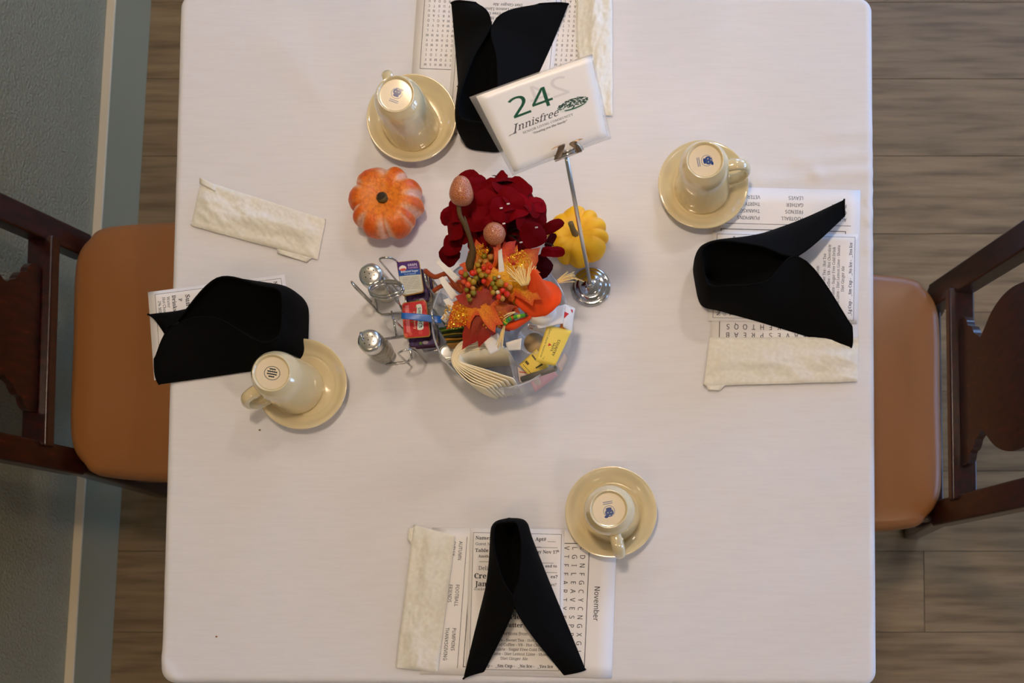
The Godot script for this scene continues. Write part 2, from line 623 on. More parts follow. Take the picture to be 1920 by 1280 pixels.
func build_table() -> void:
	var t := thing("dining_table", "square dining table hidden under a white tablecloth", "table", MID)
	var dark := mat(Color(0.2, 0.09, 0.06), 0.5)
	obj("table_top", rbox(Vector3(HX * 2 - 0.02, 0.03, HZ * 2 - 0.02), 0.006), dark, t, Vector3(0, TOP - 0.026, 0))
	obj("pedestal", lathe(smooth([Vector2(0.09, 0.05), Vector2(0.06, 0.12), Vector2(0.045, 0.35), Vector2(0.06, 0.6), Vector2(0.1, 0.708)], 5), 24), dark, t)
	for k in 4:
		var a := PI / 4 + k * PI / 2
		var d := Vector3(cos(a), 0, sin(a))
		obj("foot", tube(smooth([Vector3(0, 0.09, 0), d * 0.2 + Vector3(0, 0.075, 0), d * 0.34 + Vector3(0, 0.03, 0)], 5), [0.035, 0.034, 0.033, 0.032, 0.031, 0.03, 0.029, 0.028, 0.027, 0.026, 0.025]), dark, t)
	# the cloth: flat on the table, rolled over its edge, hanging 0.2 m in loose folds
	var nz := FastNoiseLite.new()
	nz.seed = 4
	nz.frequency = 4.5
	nz.fractal_octaves = 3
	var fine := FastNoiseLite.new()
	fine.seed = 9
	fine.frequency = 24.0
	fine.fractal_octaves = 2
	var creases := [   # from, to, half width, height
		[Vector2(0.3692, -0.2422), Vector2(0.4531, -0.2536), 0.009, 0.0026], [Vector2(0.4531, -0.2536), Vector2(0.5529, -0.2601), 0.010, 0.004],
		[Vector2(0.4293, -0.2748), Vector2(0.5492, -0.2870), 0.012, 0.003], [Vector2(0.5277, -0.2162), Vector2(0.5568, -0.2503), 0.005, 0.003],
		[Vector2(0.5290, -0.1853), Vector2(0.5564, -0.2137), 0.006, 0.003], [Vector2(0.4775, -0.3156), Vector2(0.5576, -0.3238), 0.012, 0.002],
		[Vector2(0.5285, -0.1408), Vector2(0.5558, -0.1610), 0.006, 0.0025], [Vector2(-0.2913, -0.3730), Vector2(-0.3570, -0.4553), 0.02, 0.0015],
		[Vector2(0.1895, -0.3977), Vector2(0.2940, -0.4719), 0.03, 0.001], [Vector2(-0.5105, 0.4689), Vector2(-0.4824, 0.5022), 0.008, 0.002]]
	var drop := 0.2
	var r := 0.011
	var rc := 0.022
	var ext := drop + 0.01
	var n := 210
	var hang := func(u: float, v: float) -> Vector3:
		# packed so that the edge of the table gets most of the rows
		var a := _spread(u, HX, ext)
		var b := _spread(v, HZ, ext)
		var q := Vector2(clampf(a, -HX + rc, HX - rc), clampf(b, -HZ + rc, HZ - rc))
		var off := Vector2(a, b) - q
		var d := off.length() - rc      # distance outside the rounded outline
		var p := Vector2(a, b)
		var y := 0.0
		var w := Vector2(a, b)
		y -= 0.0016 * (0.5 + 0.5 * nz.get_noise_2d(w.x, w.y * 1.2)) + 0.0004 * (0.5 + 0.5 * fine.get_noise_2d(w.x, w.y))
		for c in creases:
			var s: Vector2 = Geometry2D.get_closest_point_to_segment(w + Vector2(MID.x, MID.z), c[0], c[1])
			var e: float = (w + Vector2(MID.x, MID.z)).distance_to(s) / c[2]
			if e < 2.5:
				y += c[3] * exp(-e * e)
		if d > -r:
			var nrm := off.normalized()
			var base := q + nrm * rc - nrm * r
			var s := d + r
			if s < r * PI / 2:
				p = base + nrm * r * sin(s / r)
				y -= r * (1 - cos(s / r))
			else:
				var down := s - r * PI / 2
				var ang := atan2(q.y + off.y, q.x + off.x)
				var wave := 0.007 * sin(ang * 17 + 1.0) + 0.005 * sin(ang * 29)
				p = base + nrm * (r + (wave - 0.006) * clampf(down / 0.1, 0, 1) - 0.02 * clampf(down / drop, 0, 1) * 0.0)
				y -= r + down
				p += nrm * 0.0025 * fine.get_noise_2d(ang * 0.6, 3.0) * clampf(down / 0.01, 0, 1)
		return Vector3(p.x, y, p.y)
	var cl := obj("tablecloth", grid(n, n, func(u, v): return hang.call(u, v)), M.cloth, self, MID + Vector3(0, TOP, 0))
	cl.rotation.y = deg_to_rad(-0.25)
	tag(cl, "white cotton tablecloth spread over the square table, creased at its right edge", "tablecloth")
	# two crumbs left on the cloth near the lower left corner
	for c in [[Vector3(-0.4287, 0.7500, 0.4363), Color(0.62, 0.36, 0.2)], [Vector3(-0.3717, 0.7500, 0.1323), Color(0.5, 0.4, 0.3)]]:
		var k := obj("crumb", blob(Vector3(0.0016, 0.0009, 0.0013), 8, 6, 0.4, 3), mat(c[1], 0.8), self, c[0] + Vector3(0, 0.0004, 0))
		tag(k, ["tiny reddish crumb on the cloth in the lower left part of the table", "tiny brown crumb on the cloth below the left cup"][0 if c[1].r > 0.6 else 1], "crumb")

func _spread(u: float, half: float, ext: float) -> float:
	var s := u * 2 - 1
	var k := absf(s)
	var inner := half - 0.03
	var a: float
	if k < 0.74:
		a = k / 0.74 * inner
	elif k < 0.90:
		a = inner + (k - 0.74) / 0.16 * 0.045
	else:
		a = inner + 0.045 + (k - 0.90) / 0.10 * ext
	return a * signf(s)

# ---------------------------------------------------------------- chairs
func build_chairs() -> void:
	chair("dining_chair", "dark red-brown wooden chair with tan vinyl seat, right of the table", 0.726, 0.027, 1.0)
	chair("dining_chair", "dark red-brown wooden chair with tan vinyl seat, left of the table by the wall", -0.842, -0.066, -1.0)

func chair(called: String, label: String, xb: float, zc: float, s: float) -> void:      # xb: back edge of the seat, s: the side the back is on
	var t := thing(called, label, "chair", Vector3(xb - s * 0.2, 0, zc), "chairs at the table")
	var put := func(x: float, y: float, z: float) -> Vector3: return Vector3(0.2 * s + s * x, y, z)      # x outwards from the seat's back edge
	# seat cushion: rounded outline with cut rear corners, crowned top
	var ol := smooth([Vector2(0.0, 0.0), Vector2(0.0, 0.12), Vector2(-0.006, 0.175), Vector2(-0.026, 0.206), Vector2(-0.06, 0.228), Vector2(-0.2, 0.2385), Vector2(-0.36, 0.238), Vector2(-0.43, 0.22), Vector2(-0.45, 0.17), Vector2(-0.455, 0.0)], 6)
	var out := ol.duplicate()
	for i in range(ol.size() - 2, 0, -1):
		out.append(Vector2(ol[i].x, -ol[i].y))
	var steps := [[0.03, 0.410], [0.008, 0.410], [0.0015, 0.418], [0.0, 0.432], [0.002, 0.446], [0.008, 0.4555], [0.02, 0.4605], [0.05, 0.4635], [0.12, 0.466], [0.19, 0.467]]
	var m := out.size()
	obj("seat", grid(m, steps.size(), func(u, v):
		var i := int(round(u * m)) % m
		var j := mini(int(round(v * steps.size())), steps.size() - 1)
		var c := Vector2(-0.22, 0)
		var p: Vector2 = out[i]
		var k: float = maxf(0.0, 1.0 - steps[j][0] / maxf(p.distance_to(c), 0.19)) if v < 0.999 else 0.0
		p = c + (p - c) * k
		return put.call(p.x, steps[j][1] if v < 0.999 else 0.4672, p.y)), M.vinyl, t)
	var bar := func(a: Vector3, b: Vector3, w: float, d: float) -> Array:
		var f := along(a, b)
		# keep the bar square to the room: its z axis along z where it can be
		var y := (b - a).normalized()
		var z := Vector3(0, 0, 1) if absf(y.z) < 0.9 else Vector3(1, 0, 0)
		z = (z - y * z.dot(y)).normalized()
		return [rbox(Vector3(w, a.distance_to(b), d), 0.004), Transform3D(Basis(y.cross(z), y, z), f.origin)]
	obj("seat_frame", join([
		bar.call(put.call(-0.43, 0.385, -0.19), put.call(-0.43, 0.385, 0.19), 0.024, 0.05), bar.call(put.call(-0.008, 0.385, -0.19), put.call(-0.008, 0.385, 0.19), 0.022, 0.05),
		bar.call(put.call(-0.44, 0.385, -0.2), put.call(0.0, 0.385, -0.2), 0.05, 0.024), bar.call(put.call(-0.44, 0.385, 0.2), put.call(0.0, 0.385, 0.2), 0.05, 0.024)]), M.wood, t)
	# reclined back: posts, lower rail, shaped splat, top rail
	var lean := tan(deg_to_rad(9.5))
	for k in [-1.0, 1.0]:
		obj("leg", join([bar.call(put.call(-0.425, 0.0, k * 0.2), put.call(-0.425, 0.41, k * 0.2), 0.036, 0.036)]), M.wood, t)
		var z: float = k * 0.2
		obj("back_post", join([bar.call(put.call(0.06, 0.0, z), put.call(0.004, 0.42, z), 0.034, 0.04), bar.call(put.call(0.004, 0.415, z), put.call(0.01 + 0.52 * lean, 0.96, z * 0.95), 0.036, 0.046)]), M.wood, t)
	obj("lower_rail", join([bar.call(put.call(0.016, 0.508, -0.185), put.call(0.016, 0.508, 0.185), 0.024, 0.044)]), M.wood, t)
	obj("top_rail", join([bar.call(put.call(0.016 + 0.46 * lean, 0.955, -0.215), put.call(0.016 + 0.46 * lean, 0.955, 0.215), 0.026, 0.09)]), M.wood, t)
	var half := smooth([Vector2(0.127, -0.004), Vector2(0.127, 0.012), Vector2(0.118, 0.022), Vector2(0.108, 0.026), Vector2(0.104, 0.036), Vector2(0.096, 0.043), Vector2(0.089, 0.047), Vector2(0.083, 0.058), Vector2(0.077, 0.066), Vector2(0.085, 0.078), Vector2(0.108, 0.105), Vector2(0.123, 0.14), Vector2(0.127, 0.18), Vector2(0.118, 0.225), Vector2(0.09, 0.265), Vector2(0.062, 0.3), Vector2(0.06, 0.345), Vector2(0.075, 0.39), Vector2(0.08, 0.4)], 4)
	var poly := PackedVector2Array()
	for p in half:
		poly.append(p)
	for i in range(half.size() - 1, -1, -1):
		poly.append(Vector2(-half[i].x, half[i].y))
	var sp := obj("back_splat", extrude(poly, 0.014, 0.002), M.wood, t, put.call(0.0175, 0.526, 0.0))
	sp.basis = Basis(Vector3(0, 0, 1), Vector3(s * lean, 1, 0).normalized(), Vector3(0, 0, 1).cross(Vector3(s * lean, 1, 0).normalized()))
	obj("stretcher", join([bar.call(put.call(-0.42, 0.2, -0.2), put.call(0.03, 0.2, -0.2), 0.026, 0.018), bar.call(put.call(-0.42, 0.2, 0.2), put.call(0.03, 0.2, 0.2), 0.026, 0.018), bar.call(put.call(-0.2, 0.2, -0.2), put.call(-0.2, 0.2, 0.2), 0.018, 0.026)]), M.wood, t)

# ---------------------------------------------------------------- cups, saucers, napkins, sleeves, sheets
func build_place_settings() -> void:
	build_sheets()
	var blue := stamp_picture(Color(0.12, 0.25, 0.52), false)
	var black := stamp_picture(Color(0.16, 0.19, 0.2), true)
	# saucer centre, angle of the handle (0 = towards +x, 90 = towards the near side), angle of the mark
	cup_and_saucer(Vector3(-0.1482, 0.7650, -0.3297), -115, blue, 20, Vector2(-0.002, 0.006), "behind the orange pumpkin", "saucer of the cup behind the orange pumpkin")
	cup_and_saucer(Vector3(0.2835, 0.7650, -0.2295), -6, blue, 80, Vector2(-0.001, 0.0), "at the right place setting", "saucer beside the right place setting's papers")
	cup_and_saucer(Vector3(-0.3042, 0.7650, 0.0677), 147, black, 10, Vector2(-0.012, 0.002), "at the left setting, dark oval mark", "saucer beside the left place setting's menu")
	cup_and_saucer(Vector3(0.1486, 0.7650, 0.2554), 77, blue, 170, Vector2(0.001, 0.003), "at the near setting, handle towards viewer", "saucer of the cup at the near place setting")
	napkin("black cloth napkin folded to a cone on the near menu, both tips towards the viewer", Vector3(0.0036, 0.7500, 0.2651), Vector3(0.0138, 0.7950, 0.3960), [Vector3(-0.0669, 0.7510, 0.4975), Vector3(-0.0378, 0.7530, 0.4865)], [Vector3(0.1111, 0.7510, 0.4835), Vector3(0.0803, 0.7530, 0.4911)], 0.0255, 0.07, 0.5, 0.5)
	napkin("black cloth napkin folded to a cone on the far menu, behind the number card", Vector3(-0.0437, 0.7500, -0.2870), Vector3(-0.0243, 0.8000, -0.4550), [Vector3(0.0823, 0.7580, -0.5098), Vector3(0.0390, 0.7700, -0.5021)], [Vector3(-0.0939, 0.7580, -0.5115), Vector3(-0.0538, 0.7700, -0.5038)], 0.036, 0.075, 0.5, 0.5)
	napkin("black cloth napkin folded to a cone on the right papers, one long tip raised", Vector3(0.2716, 0.7500, -0.0843), Vector3(0.4201, 0.8000, -0.1105), [Vector3(0.5014, 0.7510, 0.0123), Vector3(0.5019, 0.7620, -0.0190)], [Vector3(0.4907, 0.7720, -0.2052), Vector3(0.4917, 0.7660, -0.1837)], 0.043, 0.075, 0.75, 0.45)
	napkin("black cloth napkin folded to a wide cone on the left menu, overhanging the table edge", Vector3(-0.3010, 0.7500, -0.0176), Vector3(-0.4815, 0.7800, -0.0201), [Vector3(-0.5350, 0.7620, -0.0373), Vector3(-0.5123, 0.7530, -0.0096)], [Vector3(-0.5202, 0.7510, 0.0649), Vector3(-0.5231, 0.7620, 0.0286)], 0.052, 0.08, 1.05, 0.05)
	sleeve("white paper cutlery sleeve lying slantwise above the left napkin", [Vector3(-0.4654, 0.7500, -0.2438), Vector3(-0.2785, 0.7500, -0.1837), Vector3(-0.2894, 0.7500, -0.1222), Vector3(-0.4797, 0.7500, -0.1740)], 3, [[0.0, 0.0, 0.12], [0.66, 1.0, 1.0]])
	sleeve("white paper cutlery sleeve on the right papers below the napkin", [Vector3(0.2936, 0.7500, -0.0048), Vector3(0.5137, 0.7500, -0.0056), Vector3(0.5114, 0.7500, 0.0607), Vector3(0.2840, 0.7500, 0.0671)], 5, [[0.02, 1.0, 0.13]])
	sleeve("white paper cutlery sleeve standing on end left of the near menu", [Vector3(-0.0801, 0.7500, 0.2886), Vector3(-0.1038, 0.7500, 0.4875), Vector3(-0.1653, 0.7500, 0.4813), Vector3(-0.1414, 0.7500, 0.2729)], 8, [[0.02, 0.95, 0.2]])
	sleeve("white paper cutlery sleeve at the far edge, right of the number card", [Vector3(0.1474, 0.7500, -0.5481), Vector3(0.1487, 0.7500, -0.3410), Vector3(0.0983, 0.7500, -0.3435), Vector3(0.0926, 0.7500, -0.5481)], 11, [])

func stamp_picture(ink: Color, oval: bool) -> StandardMaterial3D:
	var im := canvas(256, 256, Color(0.93, 0.87, 0.75))
	if oval:
		for k in 720:
			var a := k * TAU / 720
			spot(im, Vector2(128, 128) + Vector2(cos(a) * 62, sin(a) * 54), Vector2(2.2, 2.2), ink)
		for k in 4:
			var w: int = [26, 40, 40, 24][k]
			for j in w / 2:
				spot(im, Vector2(128 - w + j * 4, 96 + k * 20 + (j * 7) % 5 - 2), Vector2(2.6, 4.0 + (j * 5) % 4), ink)
	else:
		var c := Vector2(128, 112)
		for k in 40:      # dotted ring
			var a := k * TAU / 40
			spot(im, c + Vector2(cos(a), sin(a)) * 44, Vector2(2.6, 2.6), ink)
		spot(im, c + Vector2(0, -12), Vector2(34, 30), Color(ink.r, ink.g, ink.b, 0.9))
		for k in 9:
			spot(im, c + Vector2(-24 + (k * 37) % 50, -34 + (k * 23) % 46), Vector2(5, 3), Color(0.93, 0.87, 0.75))
		spot(im, c + Vector2(0, 20), Vector2(24, 10), ink)
		spot(im, c + Vector2(28, -40), Vector2(16, 10), ink)
		for l in 2:
			for j in 17:
				spot(im, Vector2(92 + j * 4.5, 172 + l * 14 + (j * 5) % 3), Vector2(2.0, 3.4), ink)
	var m := printed(im, 0.2)
	m.clearcoat_enabled = true
	m.clearcoat = 0.8
	m.clearcoat_roughness = 0.05
	return m

func cup_and_saucer(c: Vector3, handle_deg: float, mark: Material, mark_deg: float, shift: Vector2, where: String, saucer_label: String) -> void:
	var at := Vector3(c.x, TOP + 0.0004, c.z)
	var sp := smooth([Vector2(0.0, 0.0035), Vector2(0.030, 0.0035), Vector2(0.033, 0.0), Vector2(0.036, 0.0), Vector2(0.038, 0.004), Vector2(0.048, 0.008), Vector2(0.060, 0.0135), Vector2(0.0655, 0.0168), Vector2(0.0668, 0.0185), Vector2(0.0658, 0.0196), Vector2(0.0615, 0.0182), Vector2(0.054, 0.0125), Vector2(0.0475, 0.0095), Vector2(0.0445, 0.0078), Vector2(0.040, 0.0072), Vector2(0.020, 0.007), Vector2(0.0, 0.007)], 4)
	var s := obj("saucer", lathe(sp, 64), M.glaze, self, at)
	tag(s, "cream stoneware " + saucer_label, "saucer", "cream saucers")
	var t := thing("coffee_cup", "cream coffee cup upside down on its saucer " + where, "cup", at + Vector3(shift.x, 0.0076, shift.y), "upturned coffee cups")
	# upside down: rim below, foot ring above
	var bp := smooth([Vector2(0.0365, 0.001), Vector2(0.0385, 0.0), Vector2(0.0405, 0.001), Vector2(0.0408, 0.004), Vector2(0.0395, 0.02), Vector2(0.0375, 0.045), Vector2(0.0358, 0.064), Vector2(0.0347, 0.0725), Vector2(0.0325, 0.0795), Vector2(0.0295, 0.0845), Vector2(0.0275, 0.0875), Vector2(0.0262, 0.0897), Vector2(0.0248, 0.0895), Vector2(0.0240, 0.0882), Vector2(0.0232, 0.0866), Vector2(0.022, 0.0862), Vector2(0.0, 0.0862)], 4)
	obj("cup_body", join([lathe(bp, 64), lathe(smooth([Vector2(0.0, 0.079), Vector2(0.028, 0.076), Vector2(0.032, 0.066), Vector2(0.035, 0.03), Vector2(0.0365, 0.001)], 5), 64)]), M.glaze, t)
	var h := smooth([Vector3(0.033, 0.064, 0), Vector3(0.046, 0.0655, 0), Vector3(0.057, 0.0600, 0), Vector3(0.063, 0.047, 0), Vector3(0.0615, 0.034, 0), Vector3(0.055, 0.024, 0), Vector3(0.045, 0.019, 0), Vector3(0.038, 0.0175, 0)], 5)
	var rr := []
	for i in h.size():
		rr.append(0.0050 + 0.0012 * absf(i / float(h.size() - 1) - 0.5))
	var hd := obj("handle", tube(h, rr, 14, false, 1.55), M.glaze, t)
	hd.rotation_degrees.y = -handle_deg
	if handle_deg < -100:      # this cup's handle is a little shorter
		hd.scale.x = 0.88
	var disc := obj("backstamp", grid(40, 1, func(u, v):
		var a = TAU * (0.0 if u > 0.9999 else u)
		return Vector3(cos(a), 0, sin(a)) * 0.0222 * (1 - v)), mark, t, Vector3(0, 0.0864, 0))
	var arr: Array = (disc.mesh as ArrayMesh).surface_get_arrays(0)
	var uv := PackedVector2Array()
	for p in arr[Mesh.ARRAY_VERTEX]:
		uv.append(Vector2(p.x, p.z) / 0.0444 + Vector2(0.5, 0.5))
	arr[Mesh.ARRAY_TEX_UV] = uv
	var dm := ArrayMesh.new()
	dm.add_surface_from_arrays(Mesh.PRIMITIVE_TRIANGLES, arr)
	disc.mesh = dm
	disc.rotation_degrees.y = -mark_deg

func napkin(label: String, e: Vector3, nn: Vector3, tip_r: Array, tip_l: Array, half: float, high: float, puff_right := 0.5, puff_left := 0.5) -> void:
	# local frame: a runs from the round end to the notch, x across it
	e.y = TOP
	var t := thing("cloth_napkin", label, "napkin", e, "folded black napkins")
	var ax := Vector3(nn.x - e.x, 0, nn.z - e.z)
	var L := ax.length()
	ax /= L
	var sx := Vector3(-ax.z, 0, ax.x)
	var base := 0.0022
	var w := func(x: float, a: float, y: float) -> Vector3: return sx * x + ax * a + Vector3(0, y, 0)
	var loc := func(p: Vector3) -> Vector3:
		var d := p - e
		return Vector3(d.dot(sx), d.y, d.dot(ax))      # x across, y up, z along
	var hn := nn.y - TOP
	var meshes := []
	var rims := []
	for side in [-1.0, 1.0]:
		var tip: Array = tip_r if side * (loc.call(tip_r[0]) as Vector3).x > side * (loc.call(tip_l[0]) as Vector3).x else tip_l
		var puff: float = puff_right if side > 0 else puff_left      # right is the side of +x across
		var to: Vector3 = loc.call(tip[0])
		var ti: Vector3 = loc.call(tip[1])
		# foot line and ridge line, both (x, y, along)
		var O := smooth([Vector3(0, base, 0), Vector3(side * half * 0.74, base, 0.004), Vector3(side * half * 1.08, base, 0.032), Vector3(lerpf(side * half * 1.08, to.x, 0.33), base, lerpf(0.032, to.z, 0.34)), Vector3(lerpf(side * half * 1.08, to.x, 0.68), base, lerpf(0.032, to.z, 0.68)), Vector3(to.x, maxf(to.y, base), to.z)], 8)
		var R := smooth([Vector3(0, high * 0.98, 0.009), Vector3(side * half * 0.60, high, 0.0125), Vector3(side * half * 0.76, high, 0.04), Vector3(side * half * puff, lerpf(high, hn, 0.35), lerpf(0.04, L, 0.5)), Vector3(side * 0.0025, hn, L), Vector3(ti.x, maxf(ti.y, base), ti.z)], 8)
		var last := O.size() - 1
		# past the notch the free edge bows outwards
		for i in range(33, last):
			var s := (i - 32) / 8.0
			R[i].y += 0.012 * sin(PI * s) * (1 - s)
		meshes.append(grid(last, 14, func(u, v):
			var i := int(round(u * last))
			var p: Vector3 = O[i].lerp(R[i], v if side > 0 else v)
			var swell := sin(PI * v)
			p.x += side * 0.006 * swell * clampf(i / 10.0, 0, 1)
			p.y += 0.007 * swell * (1.0 - i / float(last) * 0.5)
			p.z -= 0.004 * swell * clampf(1 - i / 12.0, 0, 1)
			return w.call(p.x, p.z, p.y)))
		# the inner face: from the ridge down into the fold between both wings
		meshes.append(grid(32, 10, func(u, v):
			var i := int(round(u * 32))
			var r: Vector3 = R[i]
			var deep := lerpf(0.012, hn - 0.004, pow(u, 1.6))
			var x := r.x * (1 - pow(v, 1.7))
			var y := lerpf(r.y, deep, sin(v * PI / 2))
			var z := lerpf(r.z, maxf(r.z, lerpf(0.018, L, u)), v)
			return w.call(x, z, y)))
		var path := []
		for i in R.size():
			path.append(w.call(R[i].x, R[i].z, R[i].y - 0.0008))
		rims.append(tube(path, 0.0016, 6))
		var edge := []
		for i in range(0, 9):
			var p: Vector3 = O[last].lerp(R[last], i / 8.0)
			p.y += 0.007 * sin(PI * i / 8.0) * 0.5
			p.x += side * 0.006 * sin(PI * i / 8.0)
			edge.append(w.call(p.x, p.z, p.y))
		rims.append(tube(edge, 0.0016, 6))
	obj("folded_cloth", join(meshes), M.black, t)
	obj("hem", join(rims), M.black, t)

func sleeve(label: String, c: Array, seed_: int, flaps: Array) -> void:
	var mid: Vector3 = (c[0] + c[1] + c[2] + c[3]) / 4
	var t := thing("cutlery_sleeve", label, "cutlery sleeve", Vector3(mid.x, TOP, mid.z), "paper cutlery sleeves")
	var nz := FastNoiseLite.new()
	nz.seed = seed_
	nz.frequency = 2.2
	nz.fractal_octaves = 2
	nz.fractal_type = FastNoiseLite.FRACTAL_RIDGED
	var soft := FastNoiseLite.new()
	soft.seed = seed_ + 1
	soft.frequency = 1.1
	var lift := 0.0026 if label.contains("slantwise") else 0.0038
	var shape := func(u: float, v: float) -> Vector3:
		var p: Vector3 = c[0].lerp(c[1], u).lerp(c[3].lerp(c[2], u), v)
		var rim := minf(minf(v, 1 - v) * 5.0, minf(u, 1 - u) * 9.0)
		var full := sqrt(clampf(rim, 0, 1))
		var a := u * 5.0
		var b := v * 1.6
		var y := full * (0.0055 + 0.0022 * cos((v - 0.5) * 9.0) + 0.0048 * soft.get_noise_2d(a * 0.55 - b * 0.5, b * 0.9 + a * 0.2) + 0.0011 * nz.get_noise_2d(a * 0.13 + b * 0.22, b * 0.34 - a * 0.08))
		p.y = TOP + lift + maxf(y, 0.0)
		p += (c[3] - c[0]) * 0.012 * soft.get_noise_2d(a, 9.0 + (0.0 if v < 0.5 else 4.0)) * (1.0 - full)
		return p - t.position
	var top := grid(90, 30, shape)
	var under := grid(8, 4, func(u, v):
		var p: Vector3 = shape.call(u, v)
		p.y = lift - 0.0004 + (0.0004 if u == 0 or v == 0 or u == 1 or v == 1 else 0.0)
		return p)
	obj("paper_bag", join([top, under]), M.tissue, t)
	for f in flaps:      # [from, to along the bag, share across]: folded flap ends sticking out past the side
		var lo: bool = f[1] > 0.0
		var flap := []
		var u0: float = f[0]
		var u1: float = f[0] + 0.3 if lo else f[0] + 0.3
		if lo:
			u0 = 0.68 if f[2] >= 1.0 else 0.02
			u1 = 0.95 if f[2] >= 1.0 else 0.14
			flap = [c[3].lerp(c[2], u0), c[3].lerp(c[2], u1), c[3].lerp(c[2], u1 - 0.03) + (c[3] - c[0]) * 0.11, c[3].lerp(c[2], u0 + 0.01) + (c[3] - c[0]) * 0.09]
		else:
			flap = [c[0].lerp(c[1], 0.0) + (c[0] - c[3]) * 0.02, c[0].lerp(c[1], 0.125) - (c[0] - c[3]) * 0.03, c[0].lerp(c[1], 0.14) - (c[0] - c[3]) * 0.16, c[0].lerp(c[1], 0.0) - (c[0] - c[3]) * 0.1]
		for k in 4:
			flap[k] = flap[k] - t.position
			flap[k].y = lift + (0.0004 if lo else 0.0065 - 0.004 * (k % 2))
		obj("folded_flap", slab_quad(flap, 0.0004, 4, func(a, b): return 0.001 * sin(a * 5.0) * b), M.tissue, t)

func build_sheets() -> void:
	var search := printed(search_picture(), 0.75)
	var menu := printed(menu_picture(), 0.75)
	var menu_b := printed(left_menu_picture(), 0.75)
	# corners in reading order: top left, top right, bottom right, bottom left
	sheet("word_search_sheet", "word search puzzle sheet lying under the near menu", "puzzle sheet", "word search sheets", [Vector3(0.1565, 0.7500, 0.2800), Vector3(0.1492, 0.7500, 0.4968), Vector3(-0.1302, 0.7500, 0.4906), Vector3(-0.1147, 0.7500, 0.2768)], search, 0.0006)
	sheet("word_search_sheet", "word search puzzle sheet lying under the far menu", "puzzle sheet", "word search sheets", [Vector3(0.1167, 0.7500, -0.3599), Vector3(-0.1558, 0.7500, -0.3714), Vector3(-0.1434, 0.7500, -0.5980), Vector3(0.1328, 0.7500, -0.5864)], printed(dense_picture(), 0.75), 0.0006)
	sheet("word_search_sheet", "word search puzzle sheet lying under the right-hand menu", "puzzle sheet", "word search sheets", [Vector3(0.5115, 0.7500, 0.0575), Vector3(0.2943, 0.7500, 0.0544), Vector3(0.2998, 0.7500, -0.2341), Vector3(0.5191, 0.7500, -0.2284)], search, 0.0006)
	sheet("menu_card", "printed menu slip on the near puzzle sheet, upright to the viewer", "menu", "printed menus", [Vector3(-0.0591, 0.7500, 0.2776), Vector3(0.0797, 0.7500, 0.2808), Vector3(0.0768, 0.7500, 0.4906), Vector3(-0.0640, 0.7500, 0.4883)], menu, 0.0014)
	sheet("menu_card", "printed menu slip under the far napkin, upside down to the viewer", "menu", "printed menus", [Vector3(0.0505, 0.7500, -0.3091), Vector3(-0.1000, 0.7500, -0.3165), Vector3(-0.0870, 0.7500, -0.5381), Vector3(0.0701, 0.7500, -0.5332)], menu, 0.0014)
	sheet("menu_card", "printed menu slip under the right napkin, turned sideways", "menu", "printed menus", [Vector3(0.2913, 0.7500, -0.0305), Vector3(0.2988, 0.7500, -0.1667), Vector3(0.5152, 0.7500, -0.1610), Vector3(0.5115, 0.7500, -0.0256)], menu, 0.0014)
	sheet("menu_card", "printed menu slip under the left napkin, poking past the table edge", "menu", "printed menus", [Vector3(-0.3390, 0.7500, -0.1004), Vector3(-0.3159, 0.7500, 0.0344), Vector3(-0.5287, 0.7500, 0.0583), Vector3(-0.5416, 0.7500, -0.0739)], menu_b, 0.0010)

func sheet(called: String, label: String, category: String, group: String, c: Array, m: Material, y: float) -> void:
	var mid: Vector3 = (c[0] + c[1] + c[2] + c[3]) / 4
	mid.y = TOP + y
	var loc := []
	for p in c:
		loc.append(Vector3(p.x - mid.x, 0, p.z - mid.z))
	var o := obj(called, fix_uv_border(slab_quad(loc, 0.00025, 12, func(a, b): return 0.0003 * (sin(a * 4.0 + b * 3.0) + 1.0) * (1 - 0.5 * b)), 12), m, self, mid)
	tag(o, label, category, group)

func search_picture() -> Image:
	var im := canvas(660, 850, Color(0.965, 0.955, 0.955))
	write(im, "November", Vector2(330, 92), 33, "sans", Color(0.16, 0.16, 0.17), true)
	frame(im, 62, 122, 622, 660, 3)
	var rows := ["EDNFGCYCNGXGLK", "LGILEAVESPREAB", "VTFFARTYEHTOQS", "SRTNRTOPUMPKIN", "YSWNPSRDTURKEY", "HARVESTMAIZEWL", "GQLTKCOZYNBREA", "AUTUMNWRCIDERP", "TFOOTBALLVKSNT", "HCHILLYHEDAYSQ", "EBVETERANSMTOR", "RFAMILYGOXFEAS", "NCORNPIERAKEDW"]
	for r in rows.size():
		for k in 14:
			write(im, rows[r][k], Vector2(85 + k * 38.5, 164 + r * 37), 30, "sans", Color(0.2, 0.2, 0.22), true)
	rule(im, 40, 686, 630, 686, 2)
	var words := [["AUTUMN", "CHILLY", "FAMILY"], ["FOOTBALL", "FRIENDS", "GATHER", "LEAVES"], ["PUMPKINS", "THANKSGIVING", "THIRTY DAYS", "VETERANS DAY"]]
	for k in 3:
		for i in words[k].size():
			write(im, words[k][i], Vector2(60 + k * 195, 722 + i * 31), 21, "sans", Color(0.22, 0.22, 0.24))
	return im

func dense_picture() -> Image:
	var im := canvas(850, 660, Color(0.965, 0.955, 0.955))
	frame(im, 62, 128, 812, 560, 2)
	var r := RandomNumberGenerator.new()
	r.seed = 12
	for y in 19:
		for x in 31:
			write(im, "AFTVGSNKYWRMLBDEIUHOCX"[r.randi() % 22], Vector2(88 + x * 23.4, 154 + y * 22), 15, "sans", Color(0.22, 0.22, 0.25), true)
	return im

